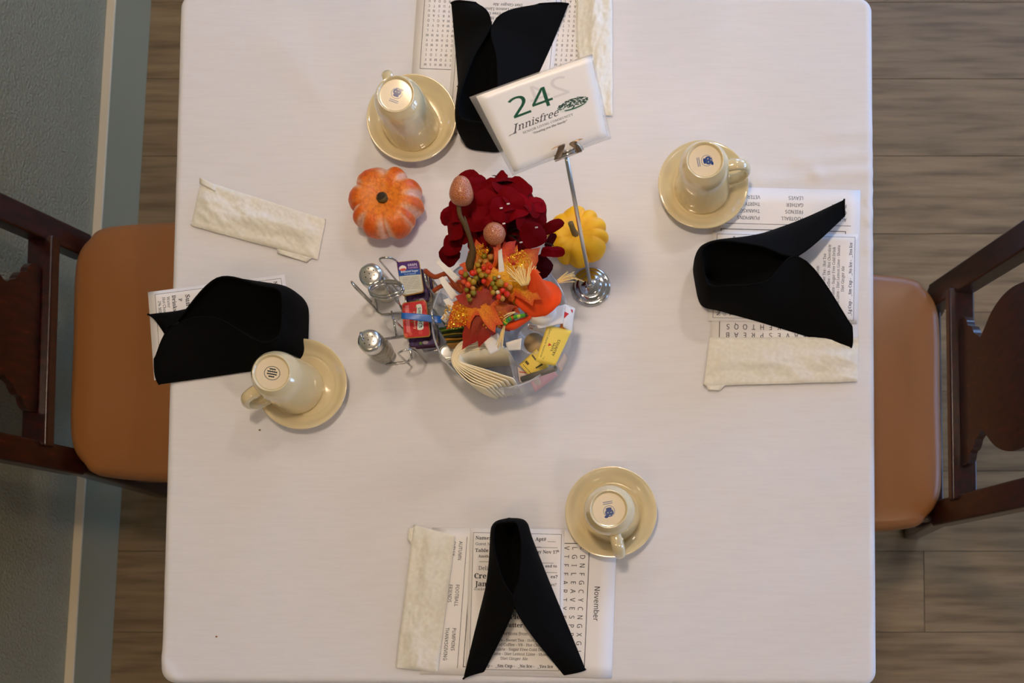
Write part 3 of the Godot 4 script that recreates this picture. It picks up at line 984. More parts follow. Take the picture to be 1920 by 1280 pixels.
func menu_picture() -> Image:
	var im := canvas(560, 850, Color(0.965, 0.955, 0.955))
	frame(im, 20, 24, 540, 830, 2)
	var ink := Color(0.12, 0.12, 0.13)
	write(im, "Apt# ____", Vector2(388, 66), 27, "serif_bold", ink)
	write(im, "Name: _____________", Vector2(34, 66), 27, "serif_bold", ink)
	write(im, "Guest Name ______________________", Vector2(34, 100), 24, "serif", Color(0.3, 0.3, 0.32))
	rule(im, 180, 104, 520, 104, 2)
	write(im, "Friday Nov 17", Vector2(340, 140), 26, "serif_bold", ink)
	write(im, "Table # ____", Vector2(34, 140), 28, "serif_bold", ink)
	write(im, "th", Vector2(514, 130), 16, "serif_bold", ink)
	write(im, "Another _____________________", Vector2(54, 172), 20, "serif_bold", ink)
	rule(im, 60, 196, 500, 196, 2)
	write(im, "and to", Vector2(448, 222), 22, "serif_bold", ink)
	write(im, "Deli", Vector2(56, 246), 31, "serif", Color(0.25, 0.25, 0.27))
	rule(im, 320, 252, 520, 252, 2)
	write(im, "Cream of", Vector2(32, 296), 42, "serif_bold", ink)
	write(im, "es?", Vector2(482, 286), 26, "serif_bold", ink)
	write(im, "Jam", Vector2(42, 342), 40, "serif_bold", ink)
	write(im, "les?", Vector2(478, 332), 22, "serif", ink)
	write(im, "crackers", Vector2(34, 366), 20, "serif", Color(0.3, 0.3, 0.32))
	write(im, "Pie", Vector2(280, 532), 38, "serif_bold", ink, true)
	write(im, "Butter", Vector2(272, 580), 34, "serif_bold", ink, true)
	write(im, "Portions from", Vector2(280, 626), 24, "serif", ink, true)
	var lines := ["Iced Tea - Sweet Tea - Hot Tea", "Coffee - Decaf Coffee - V8 - Hot Chocolate", "Hot Chocolate - Sugar Free Cold Drink", "Lemon Lime - Diet Lemon Lime - Shasta", "Diet Ginger Ale"]
	for i in lines.size():
		write(im, lines[i], Vector2(280, 664 + i * 27), 22, "serif", ink, true)
	write(im, "_Lg Cup -   _Sm Cup -   _No Ice -   _Yes Ice", Vector2(280, 816), 23, "serif_bold", ink, true)
	return im

func left_menu_picture() -> Image:
	var im := canvas(560, 850, Color(0.965, 0.955, 0.955))
	frame(im, 20, 24, 540, 806, 2)
	var ink := Color(0.12, 0.12, 0.13)
	write(im, "Name: ________________", Vector2(34, 72), 28, "serif_bold", ink)
	for i in 9:
		write(im, ["Dinner", "Entrees", "Chicken", "Potatoes", "Green Beans", "Corn", "Salad", "Fruit", "Dressings"][i], Vector2(470, 150 + i * 52), 27, "serif", ink, true)
	write(im, "Sun", Vector2(46, 622), 38, "serif_bold", ink)
	write(im, "P", Vector2(66, 664), 28, "serif_bold", ink)
	write(im, "Drinks", Vector2(40, 704), 30, "serif_bold", ink)
	write(im, "Water", Vector2(44, 736), 24, "serif", ink)
	write(im, "Hot Chocolate", Vector2(44, 764), 24, "serif", ink)
	write(im, "2% Milk", Vector2(64, 792), 24, "serif", ink)
	return im

# ---------------------------------------------------------------- number stand and its card
func build_number_stand() -> void:
	var foot := Vector3(0.1168, 0.7500, -0.0819)
	var t := thing("number_stand", "silver table number stand with a round domed foot beside the yellow pumpkin", "number stand", foot)
	var prof := smooth([Vector2(0.0, 0.0005), Vector2(0.027, 0.0), Vector2(0.0285, 0.0012), Vector2(0.0283, 0.003), Vector2(0.0262, 0.0042), Vector2(0.0238, 0.0044), Vector2(0.0222, 0.0064), Vector2(0.0185, 0.0078), Vector2(0.0165, 0.0082), Vector2(0.0145, 0.0108), Vector2(0.009, 0.0135), Vector2(0.0055, 0.0148), Vector2(0.0045, 0.019), Vector2(0.0, 0.0195)], 4)
	obj("base", lathe(prof, 56), M.chrome, t, Vector3(0, 0.0004, 0))
	var top := Vector3(0.1172, 1.1160, -0.1044)
	world_obj("rod", tube([foot + Vector3(0, 0.012, 0), foot.lerp(top, 0.5) + Vector3(0, 0.006, 0), top], 0.0026, 10), M.steel, t)
	var a := Vector3(0.1042, 1.1210, -0.1014)
	var b := Vector3(0.1341, 1.1210, -0.1128)
	var along_bar := (b - a).normalized()
	var parts := [tube([a, b], 0.0036, 8, false, 0.35), tube([a + Vector3(0, 0.002, -0.003), b + Vector3(0, 0.002, -0.003)], 0.0028, 8, false, 0.35)]
	obj("clip", join([[parts[0], Transform3D(Basis(), -t.position)], [parts[1], Transform3D(Basis(), -t.position)]]), M.chrome, t)
	var tan_metal := mat(Color(0.72, 0.62, 0.52), 0.3, 1.0)
	for k in 2:
		var pr := [[Vector3(0.1074, 1.1240, -0.1018), Vector3(0.1104, 1.1300, -0.1055), Vector3(0.1133, 1.1360, -0.1104), Vector3(0.1102, 1.1390, -0.1089), Vector3(0.1062, 1.1395, -0.1057)], [Vector3(0.1326, 1.1240, -0.1102), Vector3(0.1296, 1.1300, -0.1127), Vector3(0.1255, 1.1360, -0.1133), Vector3(0.1286, 1.1390, -0.1148), Vector3(0.1327, 1.1395, -0.1146)]][k] as Array
		var n := pr.size()
		var st := smooth(pr, 4)
		world_obj("prong", grid(8, st.size() - 1, func(u, v):
			var i := int(round(v * (st.size() - 1)))
			var q := int(round(u * 8)) % 8
			var s: float = [-1, -1, -1, 0, 1, 1, 1, 0][q] * 0.0042
			var y: float = [-1, 0, 1, 1, 1, 0, -1, -1][q] * 0.0005
			return st[i] + along_bar * s + Vector3(0, y, y)), tan_metal, t)
	# the laminated card held in the clip
	var c := [Vector3(0.0213, 1.1780, -0.1418), Vector3(0.1497, 1.1780, -0.1881), Vector3(0.1664, 1.1220, -0.1255), Vector3(0.0574, 1.1180, -0.0854)]
	var card := thing("number_card", "laminated white table card with a green number, held in the silver stand", "table card", c[3].lerp(c[2], 0.5))
	var n := ((c[3] - c[0]) as Vector3).cross(c[1] - c[0]).normalized()
	var back := []
	var inner := []
	for k in 4:
		back.append(c[k] - card.position)
	var ins := [Vector2(0.048, 0.014), Vector2(0.985, 0.014), Vector2(0.965, 0.955), Vector2(0.03, 0.965)]
	for k in 4:
		inner.append(c[0].lerp(c[1], ins[k].x).lerp(c[3].lerp(c[2], ins[k].x), ins[k].y) + n * 0.0007 - card.position)
	var bow := func(a, b): return 0.0012 * sin(a * PI)
	obj("laminate", slab_quad(back, 0.0009, 12, bow), clear(Color(0.80, 0.80, 0.82), 0.38, 0.1), card)
	var paper := printed(card_picture(), 0.35)
	obj("printed_card", fix_uv_border(slab_quad(inner, 0.0003, 12, bow), 12), paper, card)

func card_picture() -> Image:
	var im := canvas(800, 720, Color(0.97, 0.965, 0.975))
	var green := Color(0.03, 0.33, 0.24)
	var ghost := Color(0.86, 0.86, 0.88, 0.6)
	write(im, "24", Vector2(465, 240), 225, "sans", ghost, true, 0.0, 1.2, true)
	write(im, "24", Vector2(160, 285), 235, "sans", green, false, 0.0, 1.24)
	var ink := Color(0.09, 0.09, 0.1)
	write(im, "I", Vector2(118, 402), 98, "serif", ink, false, 0.5, 1.0)
	write(im, "nnisfree", Vector2(162, 392), 80, "serif", ink, false, 0.42, 1.0)
	for k in 40:      # the swash under the first letter
		spot(im, Vector2(88 + k * 1.4, 408 - 5 * sin(k * 0.08)), Vector2(3, 2), ink)
	write(im, "SENIOR LIVING COMMUNITY", Vector2(385, 436), 26, "serif", Color(0.25, 0.25, 0.26), true, 0.0, 1.08)
	write(im, "\"Treating you like family\"", Vector2(388, 470), 22, "serif_bold", ink, true, 0.3, 0.95)
	# the oval emblem: a spreading tree above a strip of ground
	var c := Vector2(600, 342)
	var dark := Color(0.04, 0.24, 0.2)
	var leaf := RandomNumberGenerator.new()
	leaf.seed = 5
	spot(im, c + Vector2(0, 6), Vector2(118, 50), Color(0.9, 0.92, 0.92))
	for k in 240:
		var a := leaf.randf() * TAU
		var r := sqrt(leaf.randf())
		var q := Vector2(cos(a) * r * 116, sin(a) * r * 48)
		if q.y < 16 + q.x * 0.06:
			spot(im, c + q, Vector2(5 + leaf.randf() * 4, 4), dark)
	for k in 50:
		spot(im, c + Vector2(4 - k * 0.35 + 6 * sin(k * 0.09), 14 + k * 0.5), Vector2(7 - k * 0.05, 3), dark)
	for k in 90:
		var x := -70 + k * 1.9
		var yy := 47 * sqrt(maxf(0, 1 - pow(x / 118.0, 2)))
		rule(im, int(c.x + x), int(c.y + yy * 0.72), int(c.x + x) + 2, int(c.y + yy * 0.95) + 1, 2, green)
	return im

# ---------------------------------------------------------------- pumpkins
func build_pumpkins() -> void:
	var at := Vector3(-0.1800, 0.7720, -0.1948)
	at.y = TOP + 0.0008
	var t := thing("small_pumpkin", "small orange pumpkin with whitish blushes between its ribs", "pumpkin", at, "decorative pumpkins")
	var m := mat(Color.WHITE, 0.42)
	m.vertex_color_use_as_albedo = true
	m.albedo_texture = noise_tex(70, 0.03, 256, 5, ramp([[0.0, Color(0.80, 0.70, 0.62)], [0.5, Color(0.97, 0.94, 0.92)], [1.0, Color(1, 1, 1)]]))
	triplanar(m, Vector3(16, 16, 16))
	relief(m, noise_tex(71, 0.05, 256, 4), 0.05)
	pumpkin(t, m, 0.0545, 0.062, 8, 0.55, 0.135, true)
	var s := smooth([Vector3(0.002, 0.042, 0.001), Vector3(0.002, 0.047, 0.001), Vector3(0.001, 0.051, 0.001), Vector3(0.0, 0.056, 0.0)], 3)
	var wood := mat(Color(0.36, 0.29, 0.12), 0.8)
	relief(wood, noise_tex(72, 0.1, 128, 3), 0.1)
	triplanar(wood, Vector3(20, 20, 20))
	obj("stem", tube(s, [0.0105, 0.0095, 0.0088, 0.0082, 0.0079, 0.0077, 0.0076, 0.0080, 0.0084, 0.0082], 9), wood, t)
	obj("stem_end", blob(Vector3(0.0062, 0.0018, 0.0062), 10, 6, 0.4, 2), mat(Color(0.20, 0.15, 0.07), 0.9), t, Vector3(0.0, 0.0563, 0.0))
	var at2 := Vector3(0.0994, 0.7720, -0.1470)
	at2.y = TOP + 0.0008
	var y := thing("small_pumpkin", "small plain yellow pumpkin with a thin crooked stem, partly behind the stand's rod", "pumpkin", at2, "decorative pumpkins")
	var m2 := mat(Color.WHITE, 0.5)
	m2.vertex_color_use_as_albedo = true
	pumpkin(y, m2, 0.0448, 0.052, 10, 0.9, 0.12, false)
	var s2 := smooth([Vector3(-0.001, 0.039, 0.002), Vector3(-0.0035, 0.046, 0.0), Vector3(-0.0055, 0.053, -0.004), Vector3(-0.0075, 0.060, -0.008)], 3)
	obj("stem", tube(s2, [0.0066, 0.0058, 0.0050, 0.0046, 0.0044, 0.0042, 0.0041, 0.0041, 0.0042, 0.0040], 8), mat(Color(0.46, 0.39, 0.24), 0.75), y)

func pumpkin(t: Node3D, m: Material, R: float, H: float, lobes: int, phase: float, depth: float, blush: bool) -> void:
	var nz := FastNoiseLite.new()
	nz.seed = lobes
	nz.frequency = 0.9
	var rib := func(a: float) -> float: return pow(absf(sin((a + 0.17 * sin(a * 2.0 + 1.0) + 0.06 * sin(a * 5.0)) * lobes / 2.0 + phase)), 0.75)
	obj("fruit", grid(144, 40, func(u, v):
		var a = TAU * (0.0 if u > 0.9999 else u)
		var b = PI * (v - 0.5)
		var r = cos(b)
		var groove: float = 1.0 - depth * (1.0 - rib.call(a)) * smoothstep(0.0, 0.5, r + 0.12)
		var wob := 1.0 + 0.05 * nz.get_noise_2d(cos(a) * 1.2, sin(a) * 1.2)
		var rad = R * pow(r, 0.72) * groove * wob
		var y = H / 2 + H / 2 * sin(b) * (1.0 - 0.0 * r)
		# dimples at the stem and below
		var dip := exp(-pow(r / 0.42, 2.0))
		y -= signf(b) * H * 0.17 * dip
		y += H * 0.03 * (rib.call(a) - 0.5) * r * signf(b) * (1 - dip)
		return Vector3(rad * cos(a), maxf(y, 0.0), rad * sin(a)), func(u, v):
		var a: float = TAU * u
		var b: float = PI * (v - 0.5)
		var c := Color(1.0, 0.76, 0.03)
		if blush:
			var top := smoothstep(0.5, 1.4, b)
			c = Color(0.90, 0.39, 0.07).lerp(Color(0.95, 0.55, 0.13), top)
			c = c.lerp(Color(0.88, 0.34, 0.07), 0.45 * smoothstep(0.0, 0.5, nz.get_noise_2d(cos(a) * 3, sin(a) * 3 + b * 2)))
			var g: float = rib.call(a)
			var w := smoothstep(1.0, 0.5, g) * smoothstep(-0.1, 0.25, nz.get_noise_2d(cos(a) * 2.2 + 5, sin(a) * 2.2) + 0.38) * smoothstep(1.2, 0.75, b)
			c = c.lerp(Color(0.96, 0.80, 0.74), 0.9 * w)
		else:
			c = c.lerp(Color(0.98, 0.66, 0.01), 0.5 * (1.0 - (rib.call(a) as float)))
		return c.srgb_to_linear()), m, t)

# ---------------------------------------------------------------- wire rack with shakers and jelly tubs
func build_condiments() -> void:
	var at := Vector3(-0.1578, 0.7530, -0.0280)
	at.y = TOP
	var t := thing("wire_rack", "chrome wire condiment rack with tall hairpin loops holding shakers and jelly tubs", "condiment rack", at)
	var r := 0.0015
	# wire loops standing on the table under each bay
	var bays := [[Vector3(-0.2060, 0.7530, -0.0793), Vector3(-0.1617, 0.7530, -0.0841), Vector3(-0.1549, 0.7530, -0.0440), Vector3(-0.1991, 0.7530, -0.0392)], [Vector3(-0.1986, 0.7530, -0.0024), Vector3(-0.1544, 0.7530, -0.0088), Vector3(-0.1476, 0.7530, 0.0296), Vector3(-0.1917, 0.7530, 0.0359)], [Vector3(-0.1506, 0.7530, -0.0825), Vector3(-0.1079, 0.7530, -0.0873), Vector3(-0.0926, 0.7530, 0.0104), Vector3(-0.1352, 0.7530, 0.0168)]]
	for b in bays:
		var c: Vector3 = (b[0] + b[1] + b[2] + b[3]) / 4
		var loop := []
		for k in 4:
			var p: Vector3 = b[k]
			var q: Vector3 = b[(k + 1) % 4]
			for s in [0.14, 0.5, 0.86]:
				loop.append(p.lerp(q, s))
		for k in loop.size():
			loop[k].y = TOP + r + 0.0006
		world_obj("base_loop", tube(loop, r, 8, true), M.chrome, t)
	world_obj("cross_wire", tube([Vector3(-0.1783, 0.7540, -0.0445), Vector3(-0.1699, 0.7540, -0.0053)], r, 8), M.chrome, t)
	world_obj("cross_wire", tube([Vector3(-0.1580, 0.7540, -0.0629), Vector3(-0.1342, 0.7540, -0.0581)], r, 8), M.chrome, t)
	# hairpins: two feet and a rounded head
	var pins := [[Vector3(-0.1689, 0.7500, -0.0875), Vector3(-0.1467, 0.7500, -0.0875), 0.108], [Vector3(-0.2090, 0.7500, -0.0594), Vector3(-0.2017, 0.7500, -0.0481), 0.098], [Vector3(-0.1655, 0.7500, -0.0706), Vector3(-0.1573, 0.7500, -0.0441), 0.098], [Vector3(-0.1061, 0.7500, -0.0755), Vector3(-0.1002, 0.7500, -0.0481), 0.108], [Vector3(-0.1504, 0.7500, -0.0064), Vector3(-0.1440, 0.7500, 0.0000), 0.095], [Vector3(-0.1993, 0.7500, 0.0080), Vector3(-0.1944, 0.7500, 0.0224), 0.085], [Vector3(-0.1483, 0.7500, 0.0376), Vector3(-0.1262, 0.7500, 0.0320), 0.082], [Vector3(-0.0968, 0.7500, -0.0224), Vector3(-0.0934, 0.7500, 0.0000), 0.1]]
	for p in pins:
		var a: Vector3 = p[0]
		var b: Vector3 = p[1]
		a.y = TOP + 0.002
		b.y = TOP + 0.002
		var w := a.distance_to(b) / 2
		var path := [a, Vector3(a.x, TOP + p[2] - w * 1.1, a.z)]
		for k in range(1, 8):
			var s := PI * k / 8.0
			var q := a.lerp(b, 0.5 - 0.5 * cos(s))
			q.y = TOP + p[2] - w * 1.1 + w * 1.1 * sin(s)
			path.append(q)
		path.append(Vector3(b.x, TOP + p[2] - w * 1.1, b.z))
		path.append(b)
		world_obj("hairpin", tube(path, r, 8), M.chrome, t)
	# the handle: a post with a double ring at its head
	var ring_c := Vector3(-0.1543, 0.8620, -0.0398)
	world_obj("post", tube([Vector3(-0.1534, 0.7520, -0.0307), Vector3(-0.1487, 0.8100, -0.0313), Vector3(-0.1418, 0.8540, -0.0312)], r, 8), M.chrome, t)
	for k in 2:
		var ring := []
		for i in 28:
			var q := TAU * i / 28
			ring.append(ring_c + Vector3(cos(q) * 0.0235, 0.007 * sin(q + 0.4) + k * 0.005, sin(q) * 0.0125 + k * -0.0022))
		world_obj("handle_ring", tube(ring, r * 1.15, 8, true), M.chrome, t)
	shaker("salt_shaker", "salt shaker with a perforated metal dome cap, upper left in the wire rack", Vector3(-0.1852, 0.8390, -0.0714), true)
	shaker("pepper_shaker", "faceted glass pepper shaker with a metal cap, lower left in the wire rack", Vector3(-0.1875, 0.8320, 0.0200), false)
	# stacked jelly tubs
	var grape := printed(grape_picture(), 0.3)
	var berry := printed(strawberry_picture(), 0.3)
	var dark := printed(dark_lid_picture(), 0.3)
	var g := [Vector3(-0.1483, 0.8360, -0.0884), Vector3(-0.1178, 0.8360, -0.0914), Vector3(-0.1105, 0.8360, -0.0475), Vector3(-0.1395, 0.8360, -0.0415)]
	var s := [Vector3(-0.1428, 0.8260, -0.0333), Vector3(-0.1099, 0.8260, -0.0378), Vector3(-0.1033, 0.8260, 0.0123), Vector3(-0.1392, 0.8260, 0.0153)]
	var labels_g := ["grape jelly tub with a purple and blue lid, topmost of the upper stack", "jelly tub with a dark purple lid, second from the top of the upper stack", "third jelly tub from the top of the upper stack", "fourth jelly tub from the top of the upper stack", "bottom jelly tub of the upper stack in the wire rack"]
	var labels_s := ["strawberry jam tub with a red lid, topmost of the lower stack", "jelly tub with a blue-violet berry lid, second from the top of the lower stack", "third jam tub from the top of the lower stack", "bottom jam tub of the lower stack in the wire rack"]
	for k in 5:
		tub(g, 0.086 - k * 0.0150, Vector3(0.003, 0, 0.0075) if k == 1 else Vector3(0.004, 0, 0.004) * minf(k, 1.0), grape if k == 0 else dark, labels_g[k], k)
	for k in 4:
		tub(s, 0.076 - k * 0.0150, Vector3(0.004, 0, 0.0085) if k == 1 else Vector3(0.004, 0, 0.003) * minf(k, 1.0), berry if k == 0 else dark, labels_s[k], k)

func shaker(called: String, label: String, cap: Vector3, salt: bool) -> void:
	var at := Vector3(cap.x, TOP + 0.0032, cap.z)
	var t := thing(called, label, "shaker", at)
	var hh := cap.y - at.y
	var n := 10 if salt else 8
	var wall := grid(n * 4, 9, func(u, v):
		var k: float = 0.0 if u > 0.9999 else u
		var a = TAU * k
		var seg := TAU / n
		var face := cos(seg / 2) / cos(fposmod(a, seg) - seg / 2)
		var y: float = [0.0, 0.0015, 0.006, 0.3, 0.5, 0.7, 0.86, 0.93, 0.95, 0.95][int(round(v * 9))]
		var rr: float = [0.012, 0.0158, 0.0172, 0.0176, 0.0176, 0.0174, 0.0168, 0.0156, 0.0148, 0.012][int(round(v * 9))]
		if v > 0.2:
			y = (y if y > 0.01 else y / hh) * (hh - 0.012)
		return Vector3(cos(a), 0, sin(a)) * rr * face + Vector3(0, y, 0))
	obj("glass_body", wall, M.glass, t)
	var grains := mat(Color(0.95, 0.92, 0.84) if salt else Color(0.36, 0.30, 0.22), 0.9)
	if not salt:
		grains.albedo_color = Color.WHITE
		grains.albedo_texture = noise_tex(80, 0.25, 128, 2, ramp([[0.0, Color(0.30, 0.24, 0.17)], [0.45, Color(0.62, 0.55, 0.43)], [1.0, Color(0.84, 0.78, 0.66)]]))
		triplanar(grains, Vector3(40, 40, 40))
	obj("salt" if salt else "pepper", lathe([Vector2(0.0, 0.002), Vector2(0.0135, 0.002), Vector2(0.0158, 0.008), Vector2(0.0160, (hh - 0.012) * 0.72), Vector2(0.0, (hh - 0.012) * 0.74)], n * 3), grains, t)
	if not salt:      # cut-glass bands round the body
		for k in 4:
			obj("cut_band", lathe(smooth([Vector2(0.0166, -0.002), Vector2(0.0178, -0.001), Vector2(0.0178, 0.001), Vector2(0.0166, 0.002)], 2), 8), M.glass, t, Vector3(0, 0.016 + k * 0.0125, 0))
	var b := hh - 0.016
	obj("metal_cap", lathe(smooth([Vector2(0.0162, b), Vector2(0.0174, b + 0.001), Vector2(0.0174, b + 0.003), Vector2(0.0169, b + 0.0045), Vector2(0.0169, b + 0.0095), Vector2(0.0160, b + 0.0125), Vector2(0.0130, b + 0.0150), Vector2(0.0075, b + 0.0165), Vector2(0.0, b + 0.0170)], 4), 40), M.steel, t)
	var hole := mat(Color(0.05, 0.05, 0.05), 0.8)
	for k in 7:
		var q := Vector2.ZERO if k == 6 else Vector2(cos(k * TAU / 6 + 0.3), sin(k * TAU / 6 + 0.3)) * 0.0072
		obj("hole", lathe([Vector2(0.0, 0.0), Vector2(0.0009, 0.0), Vector2(0.0009, 0.0004), Vector2(0.0, 0.0005)], 8), hole, t, Vector3(q.x, b + 0.0163 + (0.0004 if k == 6 else 0.0), q.y))

func tub(c: Array, h: float, shift: Vector3, lid: Material, label: String, k: int) -> void:
	var q := []
	var mid := Vector3.ZERO
	for p in c:
		var g := Vector3(p.x, TOP + h, p.z) + shift
		q.append(g)
		mid += g / 4
	var low := mid - Vector3(0, 0.0125, 0)
	var t := thing("jelly_tub", label, "jelly tub", low, "jelly tubs in the wire rack")
	var plastic := mat(Color(0.80, 0.62, 0.28) if k % 2 == 0 else Color(0.36, 0.16, 0.30), 0.35)
	# a small tray narrowing downwards, with a lip
	var ring := []
	for i in 4:
		var p: Vector3 = q[i] - mid
		var a: Vector3 = q[(i + 3) % 4] - mid
		var b: Vector3 = q[(i + 1) % 4] - mid
		for s in [0.13, 0.05]:
			ring.append(p.lerp(a, s) * (1.0 if s > 0.1 else 0.985))
		for s in [0.05, 0.13]:
			ring.append(p.lerp(b, s) * (1.0 if s > 0.1 else 0.985))
	var m := ring.size()
	var steps := [[0.0, 0.0], [0.76, 0.0], [0.80, 0.001], [0.90, 0.0105], [1.05, 0.0110], [1.05, 0.0120], [0.0, 0.0120]]
	obj("tray", grid(m, steps.size() - 1, func(u, v):
		var p: Vector3 = ring[(m - int(round(u * m))) % m]
		var s: Array = steps[int(round(v * (steps.size() - 1)))]
		return Vector3(p.x * s[0], s[1], p.z * s[0])), plastic, t)
	# foil lid with its print, corners rounded
	var ux: Vector3 = (q[1] - q[0])
	var vz: Vector3 = (q[3] - q[0])
	var flat := SurfaceTool.new()
	flat.begin(Mesh.PRIMITIVE_TRIANGLES)
	var det := ux.x * vz.z - ux.z * vz.x
	for lvl in [0.0, -0.0004]:
		for i in m:
			for w in [Vector3.ZERO, ring[i], ring[(i + 1) % m]]:
				var d: Vector3 = w + mid - q[0]
				flat.set_uv(Vector2((d.x * vz.z - d.z * vz.x) / det, (ux.x * d.z - ux.z * d.x) / det).clamp(Vector2(0.01, 0.01), Vector2(0.99, 0.99)))
				flat.set_normal(Vector3.UP)
				flat.add_vertex(Vector3(w.x, 0.0128 + lvl + (0.0004 if w == Vector3.ZERO else 0.0), w.z))
	obj("foil_lid", flat.commit(), lid, t)

func grape_picture() -> Image:
	var im := canvas(180, 256, Color(0.80, 0.80, 0.74))
	im.fill_rect(Rect2i(0, 0, 180, 66), Color(0.27, 0.08, 0.42))
	im.fill_rect(Rect2i(0, 64, 180, 44), Color(0.06, 0.30, 0.62))
	spot(im, Vector2(40, 50), Vector2(30, 22), Color(0.93, 0.90, 0.86))
	spot(im, Vector2(40, 60), Vector2(26, 10), Color(0.80, 0.30, 0.28))
	write(im, "GRAPE", Vector2(84, 40), 25, "sans_bold", Color(0.88, 0.84, 0.92))
	write(im, "FLAVORED", Vector2(84, 58), 16, "sans_bold", Color(0.78, 0.70, 0.86))
	write(im, "Reduced Sugar", Vector2(92, 84), 20, "sans_bold", Color(0.92, 0.94, 0.98), true)
	write(im, "Fruit Spread", Vector2(92, 103), 17, "sans", Color(0.85, 0.9, 0.97), true)
	for l in 8:
		for j in 22:
			if (j * 7 + l * 3) % 11 != 0:
				rule(im, 24 + j * 6, 122 + l * 12, 28 + j * 6, 127 + l * 12, 4, Color(0.58, 0.58, 0.56))
	rule(im, 40, 232, 120, 236, 4, Color(0.62, 0.62, 0.6))
	return im

func strawberry_picture() -> Image:
	var im := canvas(180, 256, Color(0.80, 0.13, 0.15))
	var r := RandomNumberGenerator.new()
	r.seed = 3
	for k in 26:
		spot(im, Vector2(r.randf() * 180, r.randf() * 256), Vector2(16, 14), Color(0.90, 0.30 + r.randf() * 0.15, 0.32, 0.6))
	for k in 7:
		spot(im, Vector2(r.randf() * 110, r.randf() * 256), Vector2(7, 5), Color(0.45, 0.55, 0.2, 0.9))
	im.fill_rect(Rect2i(22, 20, 28, 200), Color(0.91, 0.50, 0.50))
	for k in 60:
		spot(im, Vector2(126 + 3 * sin(k * 0.2), 30 + k * 2.9), Vector2(20, 8), Color(0.90, 0.93, 0.90))
	var w := canvas(190, 30, Color(0.90, 0.93, 0.90))
	write(w, "Smucker's", Vector2(95, 24), 30, "sans_bold", Color(0.10, 0.35, 0.28), true)
	w.rotate_90(CLOCKWISE)
	im.blit_rect(w, Rect2i(0, 6, 30, 176), Vector2i(112, 32))
	var s := canvas(150, 26, Color(0.80, 0.13, 0.15))
	write(s, "Strawberry", Vector2(75, 20), 24, "sans_bold", Color(0.96, 0.86, 0.72), true)
	s.rotate_90(CLOCKWISE)
	im.blit_rect(s, Rect2i(0, 0, 26, 150), Vector2i(74, 60))
	return im

func dark_lid_picture() -> Image:
	var im := canvas(128, 180, Color(0.17, 0.10, 0.26))
	var r := RandomNumberGenerator.new()
	r.seed = 8
	for k in 30:
		spot(im, Vector2(r.randf() * 128, r.randf() * 180), Vector2(10, 9), Color(0.28 + r.randf() * 0.1, 0.22, 0.45, 0.7))
	spot(im, Vector2(86, 164), Vector2(16, 9), Color(0.62, 0.58, 0.66))
	spot(im, Vector2(60, 166), Vector2(8, 8), Color(0.35, 0.48, 0.18))
	return im

# ---------------------------------------------------------------- clear round caddy with napkins, packets and odds and ends
const RIM := 0.0973

